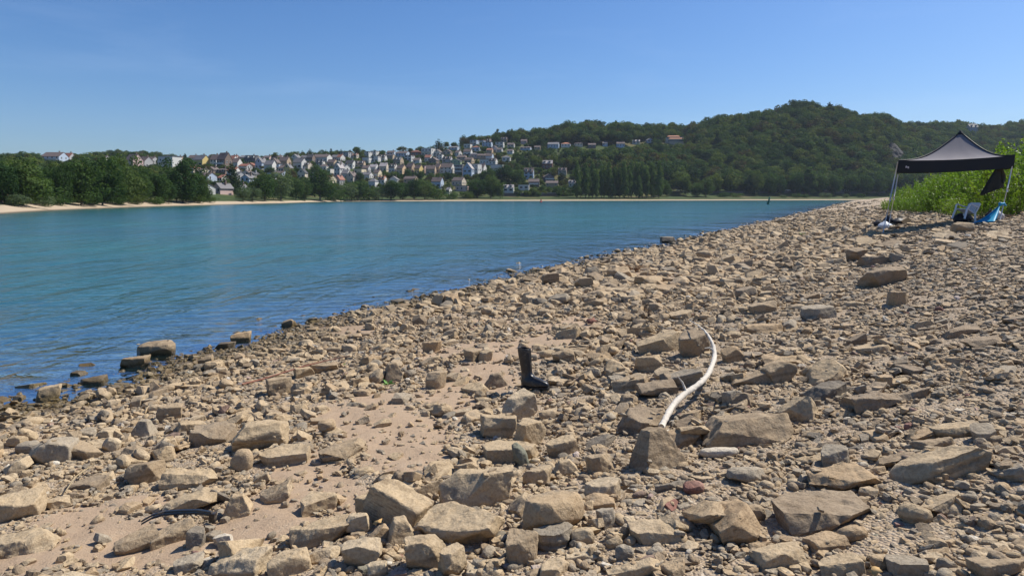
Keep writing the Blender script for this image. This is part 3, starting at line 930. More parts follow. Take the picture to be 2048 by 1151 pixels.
# --- the rest of the rubble, large to small
def rtint(n, flat):
    """colour index: mostly tan, more grey among the flat shingle"""
    r = RNG.random(n)
    t = np.where(r < .68, RNG.uniform(0, .58, n), np.where(r < .86, RNG.uniform(.56, .72, n), np.where(r < .95, RNG.uniform(.74, .89, n), np.where(r < .975, RNG.uniform(.93, .966, n), RNG.uniform(.97, 1.0, n)))))
    g = RNG.random(n) < flat
    return np.where(g, RNG.uniform(.6, .9, n), t)

def sample_view(n, d0, d1, margin=60):
    d = np.sqrt(RNG.uniform(d0 * d0, d1 * d1, n))
    u = RNG.uniform(-margin - 200, 2048 + margin + 200, n)
    x = (u - 1024) / F * d
    z = beach(x, d)
    return x, d, z

def big_bias(x, y):
    """where the coarse rubble lies: a belt between the water and the fine shingle at the right"""
    s = shore_s(x, y)
    return np.clip(np.interp(s, [-1, 0, 1.2, 3, 5.5, 7.2, 8.4, 9.6, 12], [.10, .35, .7, 1.0, 1.0, .8, .45, .20, .10]), 0, 1)

pts_xyz, pts_rot, pts_scl, pts_idx, pts_tint = [], [], [], [], []
# the read-off stones and finds keep their places: nothing sizeable is dropped onto or right before them
KEEP = [(h[0], h[1], h[2], h[3]) for h in HEROES] + [(1035, 1092, 700, 800), (284, 430, 1020, 1052), (766, 786, 755, 775), (1320, 1350, 790, 855), (1350, 1400, 765, 800), (1400, 1440, 690, 765), (1375, 1425, 640, 690), (484, 560, 745, 772), (560, 640, 722, 750), (640, 705, 708, 725)]
cand = []
NB, NS = 26, 14
def place_layer(n, d0, d1, rmed, rsig, rmin, rmax, cover_sand, stack=True):
    x, y, z = sample_view(n, d0, d1)
    r = np.clip(rmed * np.exp(RNG.normal(0, rsig, n)), rmin, rmax)
    s = shore_s(x, y)
    keep = RNG.random(n) < (1 - sand_mask(x, y, z) * (1 - cover_sand))
    ku, kv = to_px(x, y, z + r * .5)
    rp_ = r / y * F
    for (a0, a1, b0, b1) in KEEP:
        pad = np.minimum(rp_ * .55, .25 * (a1 - a0))
        keep &= ~((r > .022) & (ku > a0 - pad) & (ku < a1 + pad) & (kv > b0 + .2 * (b1 - b0)) & (kv < b1 + rp_ * .55))
    bb = big_bias(x, y)
    keep &= (RNG.random(n) < np.where(r > rmed * 1.1, bb, .55 + .45 * bb))
    keep &= (s > -2.6) & ((s > -.1) | (RNG.random(n) < .28))
    x, y, r, s, z = x[keep], y[keep], r[keep], s[keep], z[keep]
    order = np.argsort(-r)
    x, y, r, s, z = x[order], y[order], r[order], s[order], z[order]
    flatp = np.clip((s - 6.0) / 5.0, 0.0, .65)
    t = rtint(len(x), flatp * .55)
    t = np.where((r > .045) & (t > .925), RNG.uniform(0, .6, len(x)), t)
    for i in range(len(x)):
        rr = r[i]
        flat = RNG.random() < (.46 + flatp[i])
        k = int(RNG.integers(9, 18)) if flat else int(RNG.choice([0, 1, 2, 3, 4, 5, 6, 7, 8, 18, 19, 20, 21, 22, 23, 24, 25]))
        hgt = (.26 if k in range(9, 18) else .55) * 2 * rr
        zz, nrm, lift = settle(x[i], y[i], rr * .8) if stack else (float(z[i]), Vector((0, 0, 1)), 0)
        if stack and lift > min(.03 + rr * .45, .055):
            continue
        ang = RNG.uniform(0, 6.28)
        if not stack:
            nrm = Vector((RNG.normal(0, .18), RNG.normal(0, .18), 1)).normalized()
        e = orient(nrm, ang, .12 if flat else .2)
        sc = 2 * rr
        hz = float(RNG.uniform(.85, 1.25))
        zc = zz + hgt * (.5 - .25)
        pts_xyz.append((x[i], y[i], zc)); pts_rot.append(tuple(e)); pts_scl.append((sc, sc * RNG.uniform(.8, 1.15), sc * hz)); pts_idx.append(k); pts_tint.append(t[i])
        if stack:
            stamp(x[i], y[i], rr * .85, rr * .62, ang, zz + hgt * .72, tuple(nrm))

place_layer(460, 2.0, 12, .100, .24, .08, .17, .05)
place_layer(6800, 1.9, 12, .055, .34, .032, .10, .10)
place_layer(10000, 1.9, 12, .027, .30, .015, .042, .12)
N_STACK = len(pts_xyz)
place_layer(2600, 11.5, 32, .145, .30, .11, .30, .1, False)
place_layer(30000, 11.5, 26, .070, .40, .035, .14, .2, False)
place_layer(17000, 26, 46, .105, .36, .06, .22, .3, False)
place_layer(12000, 46, 95, .13, .36, .09, .30, .4, False)
place_layer(5000, 95, 240, .24, .36, .18, .5, .5, False)

# the stones that show largest become objects of their own, the rest is rubble
P = np.array(pts_xyz); SCL = np.array(pts_scl)
pu, pv = to_px(P[:, 0], P[:, 1], P[:, 2])
size_px = SCL[:, 0] / P[:, 1] * F
inside = (pu > 5) & (pu < 2043) & (pv < 1145) & (shore_s(P[:, 0], P[:, 1]) > .1)
rank = np.argsort(-(size_px * inside))
N_SINGLE = 298 - len(HEROES)
single = set(int(i) for i in rank[:N_SINGLE])
mid_cache = {}
specs_by_idx = specs
for i in sorted(single):
    k = pts_idx[i]
    if k not in mid_cache:
        sd_, dm, kd, bv, sm = specs_by_idx[k]
        mid_cache[k] = [hero_mesh(sd_ + 900 + j * 40, dm, kd, .62, .55 if kd == 'round' else .9, .5 if kd == 'slab' else 0) for j in range(2)]
    o = obj('stone', mid_cache[k][i % 2], None, pts_xyz[i], pts_rot[i])
    o.scale = pts_scl[i]
    o['tint'] = float(pts_tint[i])
    cw = min(TINT, key=lambda c: abs(TINT[c] - pts_tint[i]))
    rock_list.append((o, pu[i], pv[i], size_px[i], WORD[cw], KINDW[specs_by_idx[k][2]], None))

def instancer(name, xyz, rot, scl, idx, tint, coll, label, cat='stones'):
    me = bpy.data.meshes.new(name)
    n = len(xyz)
    me.vertices.add(n); me.vertices.foreach_set('co', np.ascontiguousarray(xyz, dtype=np.float32).ravel())
    for an, arr in (('rot', rot), ('scl', scl)):
        a = me.attributes.new(an, 'FLOAT_VECTOR', 'POINT'); a.data.foreach_set('vector', np.ascontiguousarray(arr, dtype=np.float32).ravel())
    a = me.attributes.new('pick', 'INT', 'POINT'); a.data.foreach_set('value', np.ascontiguousarray(idx, dtype=np.int32))
    a = me.attributes.new('tint', 'FLOAT', 'POINT'); a.data.foreach_set('value', np.ascontiguousarray(tint, dtype=np.float32))
    o = obj(name, me)
    ng = bpy.data.node_groups.new(name + '_scatter', 'GeometryNodeTree')
    ng.interface.new_socket('Geometry', in_out='INPUT', socket_type='NodeSocketGeometry')
    ng.interface.new_socket('Geometry', in_out='OUTPUT', socket_type='NodeSocketGeometry')
    gi = ng.nodes.new('NodeGroupInput'); go = ng.nodes.new('NodeGroupOutput')
    ip = ng.nodes.new('GeometryNodeInstanceOnPoints'); ci = ng.nodes.new('GeometryNodeCollectionInfo')
    mtp = ng.nodes.new('GeometryNodeMeshToPoints')
    ci.inputs['Collection'].default_value = coll
    ci.inputs['Separate Children'].default_value = True
    ci.inputs['Reset Children'].default_value = True
    ip.inputs['Pick Instance'].default_value = True
    def na(nm, ty):
        q = ng.nodes.new('GeometryNodeInputNamedAttribute'); q.data_type = ty; q.inputs['Name'].default_value = nm
        return q.outputs['Attribute']
    L = ng.links
    L.new(gi.outputs[0], mtp.inputs['Mesh']); L.new(mtp.outputs[0], ip.inputs['Points'])
    L.new(ci.outputs[0], ip.inputs['Instance'])
    L.new(na('pick', 'INT'), ip.inputs['Instance Index'])
    er = ng.nodes.new('FunctionNodeEulerToRotation')
    L.new(na('rot', 'FLOAT_VECTOR'), er.inputs[0]); L.new(er.outputs[0], ip.inputs['Rotation'])
    L.new(na('scl', 'FLOAT_VECTOR'), ip.inputs['Scale'])
    L.new(ip.outputs[0], go.inputs[0])
    md = o.modifiers.new('scatter', 'NODES'); md.node_group = ng
    tag(o, label, cat, None, 'stuff')
    return o

rest = [i for i in range(len(pts_xyz)) if i not in single]
sel = lambda a: np.array([a[i] for i in rest])
instancer('rubble', sel(pts_xyz), sel(pts_rot), sel(pts_scl), sel(pts_idx), sel(pts_tint), STONES, 'loose tan and grey rubble covering the whole beach')

# pebbles and chips in the gaps and, sparsely, on the sand
gx, gr, gs, gi_, gt = [], [], [], [], []
def pebbles(n, d0, d1, rmed, rsig, rmin, rmax, cover_sand):
    x, y, z = sample_view(n, d0, d1)
    r = np.clip(rmed * np.exp(RNG.normal(0, rsig, n)), rmin, rmax)
    sm = sand_mask(x, y, z)
    s = shore_s(x, y)
    keep = (RNG.random(n) < 1 - sm * (1 - cover_sand)) & (s > -2.0)
    x, y, r, s = x[keep], y[keep], r[keep], s[keep]
    i = ((x - HX0) / HC).astype(int); j = ((y - HY0) / HC).astype(int)
    ok = (i >= 0) & (j >= 0) & (i < len(hx)) & (j < len(hy))
    z = beach(x, y)
    ii = np.clip(i, 0, len(hx) - 1); jj = np.clip(j, 0, len(hy) - 1)
    lift = np.where(ok, HM[jj, ii] - z, 0)
    keep = lift < .035
    x, y, r, z, lift, s = x[keep], y[keep], r[keep], z[keep], lift[keep], s[keep]
    m = len(x)
    gx.append(np.stack([x, y, z + np.clip(lift, 0, 1) * .8 + r * .18], 1))
    gr.append(np.stack([RNG.normal(0, .22, m), RNG.normal(0, .22, m), RNG.uniform(0, 6.28, m)], 1))
    gs.append(np.stack([2 * r, 2 * r * RNG.uniform(.8, 1.1, m), 2 * r * RNG.uniform(.8, 1.3, m)], 1))
    gi_.append(RNG.integers(0, NS, m))
    gt.append(rtint(m, .35))

pebbles(28000, 1.8, 5.0, .013, .45, .005, .035, .11)
pebbles(32000, 5.0, 11, .019, .42, .009, .045, .12)
pebbles(26000, 11, 24, .032, .36, .018, .06, .15)
pebbles(14000, 24, 60, .060, .36, .03, .1, .3)
instancer('pebbles', np.concatenate(gx), np.concatenate(gr), np.concatenate(gs), np.concatenate(gi_), np.concatenate(gt), PEBBLES, 'small pebbles and stone chips filling gaps between the stones')

# ------------------------------------------------------------------ trees and shrubs
def leaf_quads(cen, size, rnd, elong=1.0, up=0.0, nrm=None):
    """one quad per centre, randomly turned"""
    n = len(cen)
    a = rnd.normal(0, 1, (n, 3)); a[:, 2] += up
    if nrm is not None:                       # leaf sprays face outward from their clump
        m = nrm + rnd.normal(0, .38, (n, 3)); m /= np.linalg.norm(m, axis=1)[:, None]
        a -= m * (a * m).sum(1)[:, None]; a /= np.linalg.norm(a, axis=1)[:, None]
        b_ = np.cross(m, a)
    else:
        a /= np.linalg.norm(a, axis=1)[:, None]
        b_ = rnd.normal(0, 1, (n, 3)); b_ -= a * (a * b_).sum(1)[:, None]; b_ /= np.linalg.norm(b_, axis=1)[:, None]
    s = (size * rnd.uniform(.6, 1.3, n))[:, None]
    a = a * s * elong; b_ = b_ * s
    v = np.stack([cen - a, cen + b_ * .7 - a * .1, cen + a, cen - b_ * .7 + a * .1], 1).reshape(-1, 3)
    q = np.arange(4 * n).reshape(n, 4)
    return v, q

def crown_pts(n, rnd, shape, lobes=14):
    """points through the outer shell of a lobed crown of unit width and height"""
    if shape == 'round':
        c = rnd.normal(0, 1, (lobes, 3)); c /= np.linalg.norm(c, axis=1)[:, None]
        c *= rnd.uniform(.18, .34, lobes)[:, None]; c[:, 2] = c[:, 2] * 1.05 + rnd.uniform(-.05, .08, lobes)
        r = rnd.uniform(.13, .24, lobes)
    elif shape == 'tall':
        c = np.stack([rnd.normal(0, .16, lobes), rnd.normal(0, .16, lobes), rnd.uniform(-.38, .36, lobes)], 1)
        r = rnd.uniform(.13, .22, lobes) * np.clip(1.15 - np.abs(c[:, 2] + .05) * 1.3, .5, 1)
    elif shape == 'poplar':
        z = np.linspace(-.44, .44, lobes)
        prof = np.interp(z, [-.5, -.35, 0, .3, .5], [.5, 1.0, 1.0, .7, .3])
        c = np.stack([rnd.normal(0, .10, lobes) * prof, rnd.normal(0, .10, lobes) * prof, z], 1)
        r = prof * rnd.uniform(.22, .33, lobes)
    elif shape == 'cone':
        z = rnd.uniform(-.5, .48, lobes)
        w = (.5 - z) * .42
        ang = rnd.uniform(0, 6.28, lobes)
        c = np.stack([np.cos(ang) * w * .7, np.sin(ang) * w * .7, z], 1)
        r = .05 + w * .42
    elif shape == 'bush':
        a = rnd.uniform(0, 6.28, lobes); q = np.sqrt(rnd.uniform(0, 1, lobes)) * .34
        c = np.stack([np.cos(a) * q, np.sin(a) * q, rnd.uniform(-.4, .22, lobes) - q * .3], 1)
        r = rnd.uniform(.14, .26, lobes)
    k = rnd.choice(lobes, n, p=r ** 2 / (r ** 2).sum())
    d = rnd.normal(0, 1, (n, 3)); d /= np.linalg.norm(d, axis=1)[:, None]
    rad = r[k] * rnd.uniform(.55, 1.08, n) ** .5
    sq = np.array([1, 1, .55 if shape == 'poplar' else .85])
    if shape == 'poplar':
        sq = np.array([1, 1, .28])
        d2 = d * np.array([1, 1, 1.0])
        return c[k] + d2 * rad[:, None] * np.array([1, 1, .35]), d2
    return c[k] + d * rad[:, None] * sq, d

def crown_mesh(name, seed, n, leaf, shape, material, lobes, w, h):
    rnd = np.random.default_rng(seed)
    p, dn_ = crown_pts(n, rnd, shape, lobes)
    p = p * np.array([w, w, h])
    v, q = leaf_quads(p, leaf, rnd, 1.0, 0.0, dn_)
    return npmesh(name, v, q, material)

def trunk_mesh(seed, h, r0, limbs=5, top=.75):
    rnd = random.Random(seed)
    bm = bmesh.new()
    pts = [Vector((rnd.gauss(0, .02) * h * k / 4, rnd.gauss(0, .02) * h * k / 4, h * top * k / 4)) for k in range(5)]
    tube(bm, pts, [r0 * (1.25 - .8 * k / 4) for k in range(5)], 7)
    for i in range(limbs):
        k = rnd.uniform(.35, .9)
        a = rnd.uniform(0, 6.28)
        p0 = pts[0].lerp(pts[-1], k)
        L = h * rnd.uniform(.16, .3)
        p2 = p0 + Vector((math.cos(a) * L, math.sin(a) * L, L * rnd.uniform(.5, 1.0)))
        tube(bm, [p0, p0.lerp(p2, .5) + Vector((0, 0, -.05 * L)), p2], [r0 * .45, r0 * .3, r0 * .1], 5)
    return bm_mesh('trunk', bm, M['bark'], True)

# unit trees: a crown mesh made for a height of 10 m and a trunk; instances scale them
KIT = {}
for kind, shape, mt, n, leaf, lobes, w, h in (('broadleaf', 'round', 'leaf', 1500, .36, 22, 9.0, 8.6), ('bank', 'round', 'leaf_bank', 4600, .22, 34, 8.5, 10.6),
                                              ('tall', 'tall', 'leaf_bank', 5000, .22, 40, 8.5, 10.4), ('poplar', 'poplar', 'leaf_poplar', 2400, .22, 26, 4.2, 9.6),
                                              ('willow', 'round', 'leaf_willow', 3400, .24, 28, 10, 10.4), ('conifer', 'cone', 'leaf_conifer', 1900, .26, 44, 8.5, 9.8),
                                              ('bush', 'bush', 'leaf_bank', 1700, .30, 18, 12, 9.6), ('greybush', 'bush', 'leaf_willow', 1500, .32, 16, 12, 9.6)):
    KIT[kind] = [(crown_mesh('crown', 700 + i * 13 + len(kind), n, leaf, shape, M[mt], lobes, w, h), trunk_mesh(i * 7 + len(kind), 10, .22 if kind != 'poplar' else .18), max(10 - h / 2, 5.0)) for i in range(4)]

def tree(name, kind, pos, h, w=None, var=0, rz=None):
    crown, trunk, zc = KIT[kind][var % 4]
    root = empty(name, pos, random.uniform(0, 6.28) if rz is None else rz)
    s = h / 10.2
    base_w = {'broadleaf': 8.2, 'bank': 8.0, 'tall': 7.0, 'poplar': 2.7, 'willow': 9, 'conifer': 4.6, 'bush': 11, 'greybush': 11}[kind]
    sw = s if w is None else w / base_w
    c = bpy.data.objects.new('crown' if 'bush' not in kind else 'foliage', crown); link(c, root)
    c.location = (0, 0, (zc + (.15 if 'bush' in kind else .1)) * s); c.scale = (sw, sw, s)
    t = bpy.data.objects.new('trunk' if 'bush' not in kind else 'stem', trunk); link(t, root)
    t.location = (0, 0, -.3 * s); t.scale = (sw * .8, sw * .8, s)
    return root

# ------------------------------------------------------------------ the village: houses
WALLC = {'white': (.54, .53, .50), 'cream': (.60, .52, .36), 'yellow': (.58, .44, .17), 'beige': (.50, .43, .34), 'pink': (.52, .38, .34), 'brick': (.17, .075, .055), 'peach': (.60, .42, .26), 'tan': (.38, .29, .20), 'grey': (.36, .36, .36), 'brown': (.17, .125, .10), 'blue': (.36, .43, .52), 'green': (.30, .36, .22), 'dark': (.10, .10, .11)}  # blue: the bluish shade on white house fronts, put into the wall colour
ROOFC = {'brown': (.115, .085, .075), 'grey': (.145, .14, .145), 'dark': (.045, .045, .05), 'red': (.24, .095, .06), 'orange': (.40, .165, .08), 'pale': (.33, .30, .29), 'white': (.6, .6, .6)}
WM = {k: simple('wall_' + k, v, .85, .06, .8) for k, v in WALLC.items()}
RM = {}
for k, v in ROOFC.items():
    m, nt, b = mat('roof_' + k)
    g_ = N(nt, 'ShaderNodeNewGeometry'); nz_ = N(nt, 'ShaderNodeTexNoise', Scale=1.2, Detail=4.0)
    wv = N(nt, 'ShaderNodeTexWave', Scale=1.6, Distortion=.6); wv.bands_direction = 'Z'
    nt.links.new(g_.outputs['Position'], nz_.inputs['Vector']); nt.links.new(g_.outputs['Position'], wv.inputs['Vector'])
    c_ = mixc(nt, nz_.outputs['Fac'], tuple(x * .78 for x in v), tuple(min(1, x * 1.2) for x in v))
    nt.links.new(mixc(nt, maprange(nt, wv.outputs['Fac'], 0, 1, 0, .25), c_, tuple(x * .6 for x in v)), b.inputs['Base Color'])
    b.inputs['Roughness'].default_value = .75
    RM[k] = m
M['frame'] = simple('window_frame', (.62, .62, .6), .5, .03)
m, nt, b = mat('window_glass'); b.inputs['Base Color'].default_value = (.025, .03, .04, 1); b.inputs['Roughness'].default_value = .12
nz_ = N(nt, 'ShaderNodeTexNoise', Scale=.7); nt.links.new(N(nt, 'ShaderNodeNewGeometry').outputs['Position'], nz_.inputs['Vector'])
nt.links.new(mixc(nt, nz_.outputs['Fac'], (.015, .02, .028), (.06, .07, .08)), b.inputs['Base Color'])
M['glass'] = m

def window_mesh(w, h):
    f = .09
    v, fc, mi = [], [], []
    def box(x0, x1, y0, y1, z0, z1, m_):
        o = len(v)
        v.extend([(x0, y0, z0), (x1, y0, z0), (x1, y1, z0), (x0, y1, z0), (x0, y0, z1), (x1, y0, z1), (x1, y1, z1), (x0, y1, z1)])
        for q in ((0, 1, 5, 4), (1, 2, 6, 5), (3, 0, 4, 7), (4, 5, 6, 7), (0, 3, 2, 1)):
            fc.append([o + i for i in q]); mi.append(m_)
    box(-w / 2 + f, w / 2 - f, -.03, .05, f, h - f, 1)
    box(-w / 2, -w / 2 + f, -.07, .05, 0, h, 0); box(w / 2 - f, w / 2, -.07, .05, 0, h, 0)
    box(-w / 2 + f, w / 2 - f, -.07, .05, h - f, h, 0); box(-w / 2 + f, w / 2 - f, -.10, .05, 0, f, 0)
    return pymesh('window', v, fc, [M['frame'], M['glass']], False, mi)
WIN = {'n': window_mesh(1.15, 1.45), 'w': window_mesh(2.2, 1.5), 'b': window_mesh(3.2, 2.0)}

house_boxes = []       # photo rectangles and distances, so that planting leaves the fronts free
houses = []
def house(u, vb, wpx, hpx, roof='side', wallc='white', roofc='brown', yaw=-14, extra='', name='house'):
    """u: photo column of the centre; vb: row of the base; wpx, hpx: size in the photo; roof: side | front | hip | flat"""
    p = far_at(u, vb)
    k = p.y / F
    W = wpx * k * .92
    H = hpx * k
    big = W > 13
    Dp = min(max(W * .8, 6.5), 10.5)
    az = math.atan2(p.x, p.y)
    W = max(W - Dp * abs(math.sin(az - R(yaw))) * .55, W * .62) if roof == 'side' else W
    rh = {'side': .40, 'front': .45, 'hip': .34, 'flat': .06}[roof] * H
    rh = min(rh, (Dp if roof == 'side' else W) * .62)
    wh = H - rh
    root = empty(name, p + Vector((0, 0, -.0)), R(yaw) - az * .25)
    sink = 2.5
    v = [(-W/2, -Dp/2, -sink), (W/2, -Dp/2, -sink), (W/2, Dp/2, -sink), (-W/2, Dp/2, -sink), (-W/2, -Dp/2, wh), (W/2, -Dp/2, wh), (W/2, Dp/2, wh), (-W/2, Dp/2, wh)]
    fc = [(0, 1, 5, 4), (1, 2, 6, 5), (2, 3, 7, 6), (3, 0, 4, 7), (4, 5, 6, 7)]
    g = .02
    if roof == 'side':
        v += [(-W/2, 0, wh + rh - g), (W/2, 0, wh + rh - g)]; fc[1] = (1, 2, 6, 9, 5); fc[3] = (3, 0, 4, 8, 7); fc[4] = (4, 5, 9, 8); fc.append((7, 8, 9, 6))
    if roof == 'front':
        v += [(0, -Dp/2, wh + rh - g), (0, Dp/2, wh + rh - g)]; fc[0] = (0, 1, 5, 8, 4); fc[2] = (2, 3, 7, 9, 6); fc[4] = (5, 6, 9, 8); fc.append((4, 8, 9, 7))
    obj('wall', pymesh('wall', v, fc, WM[wallc]), root)
    oh, th_ = .35, .22
    rv, rf = [], []
    def slab(a, b_, c_, d_):
        o = len(rv)
        rv.extend([a, b_, c_, d_] + [(q[0], q[1], q[2] + th_) for q in (a, b_, c_, d_)])
        rf.extend([[o + i for i in q] for q in ((3, 2, 1, 0), (4, 5, 6, 7), (0, 1, 5, 4), (1, 2, 6, 5), (2, 3, 7, 6), (3, 0, 4, 7))])
    if roof == 'side':
        sl = rh / (Dp / 2)
        slab((-W/2 - oh*.5, -Dp/2 - oh, wh - oh*sl + .03), (W/2 + oh*.5, -Dp/2 - oh, wh - oh*sl + .03), (W/2 + oh*.5, 0, wh + rh + .03), (-W/2 - oh*.5, 0, wh + rh + .03))
        slab((W/2 + oh*.5, Dp/2 + oh, wh - oh*sl + .03), (-W/2 - oh*.5, Dp/2 + oh, wh - oh*sl + .03), (-W/2 - oh*.5, .004, wh + rh + .03), (W/2 + oh*.5, .004, wh + rh + .03))
    elif roof == 'front':
        sl = rh / (W / 2)
        slab((-W/2 - oh, Dp/2 + oh*.5, wh - oh*sl + .03), (-W/2 - oh, -Dp/2 - oh*.5, wh - oh*sl + .03), (0, -Dp/2 - oh*.5, wh + rh + .03), (0, Dp/2 + oh*.5, wh + rh + .03))
        slab((W/2 + oh, -Dp/2 - oh*.5, wh - oh*sl + .03), (W/2 + oh, Dp/2 + oh*.5, wh - oh*sl + .03), (.004, Dp/2 + oh*.5, wh + rh + .03), (.004, -Dp/2 - oh*.5, wh + rh + .03))
    elif roof == 'hip':
        rl = max(W - Dp, .4) / 2
        a = [(-W/2 - oh, -Dp/2 - oh, wh + .03), (W/2 + oh, -Dp/2 - oh, wh + .03), (W/2 + oh, Dp/2 + oh, wh + .03), (-W/2 - oh, Dp/2 + oh, wh + .03), (-rl, 0, wh + rh), (rl, 0, wh + rh)]
        rv = a; rf = [(0, 1, 5, 4), (1, 2, 5), (2, 3, 4, 5), (3, 0, 4), (3, 2, 1, 0)]
    else:
        slab((-W/2 - .25, -Dp/2 - .25, wh + .03), (W/2 + .25, -Dp/2 - .25, wh + .03), (W/2 + .25, Dp/2 + .25, wh + .03), (-W/2 - .25, Dp/2 + .25, wh + .03))
    ro = obj('roof', pymesh('roof', rv, rf, RM[roofc]), root)
    if roof != 'flat':
        bm = bmesh.new(); add_box(bm, (W * .22, Dp * .06, wh + rh * .95 + .45), (.6, .6, 1.5)); add_box(bm, (W * .22, Dp * .06, wh + rh * .95 + 1.25), (.74, .74, .12))
        obj('chimney', bm_mesh('chimney', bm, WM['brown' if roofc != 'dark' else 'grey']), ro)
    # windows: front storeys, then the right gable
    storeys = max(1, int(round(wh / 2.9)))
    nw = max(2, int(W / 2.6))
    kind = 'n' if W / nw < 3.2 else 'w'
    for s_ in range(storeys):
        for i in range(nw):
            if random.random() < .08:
                continue
            obj('window', WIN['b' if extra == 'strip' else kind], root, (-W/2 + (i + .5) * W / nw, -Dp/2, .75 + s_ * wh / storeys))
    if wpx >= 11:
        for s_ in range(storeys):
            for i in range(2):
                if random.random() < .3:
                    continue
                obj('window', WIN['n'], root, (W/2, -Dp * .22 + i * Dp * .44, .75 + s_ * wh / storeys), (0, 0, R(90)))
    if roof == 'front' and rh > 2.2:
        obj('window', WIN['n'], root, (0, -Dp/2, wh + .1))
    if extra == 'dormer' and roof == 'side':
        for i in (-1, 1):
            bm = bmesh.new()
            add_box(bm, (i * W * .24, -Dp * .27, wh + rh * .48), (1.7, Dp * .32, 1.5))
            dm = obj('dormer', bm_mesh('dormer', bm, WM['white']), ro)
            bm = bmesh.new(); add_box(bm, (i * W * .24, -Dp * .285, wh + rh * .48 + .83), (2.0, Dp * .38, .14))
            obj('dormer_roof', bm_mesh('dormer_roof', bm, RM[roofc]), ro)
            obj('window', WIN['n'], root, (i * W * .24, -Dp * .27 - Dp * .16 - .005, wh + rh * .48 - .72))
    if extra in ('balcony', 'strip'):
        for s_ in range(max(1, storeys - 1)):
            bm = bmesh.new(); zb = (s_ + (1 if storeys > 1 else .35)) * wh / storeys
            add_box(bm, (0, -Dp/2 - .72, zb + .02), (W * .86, 1.4, .18)); add_box(bm, (0, -Dp/2 - 1.40, zb + .55), (W * .86, .06, .88))
            obj('balcony', bm_mesh('balcony', bm, WM['white']), root)
    house_boxes.append((u - wpx / 2, u + wpx / 2, vb - hpx, vb, p.y))
    houses.append((root, u, vb, wallc, roofc, roof, extra, wpx))
    return root

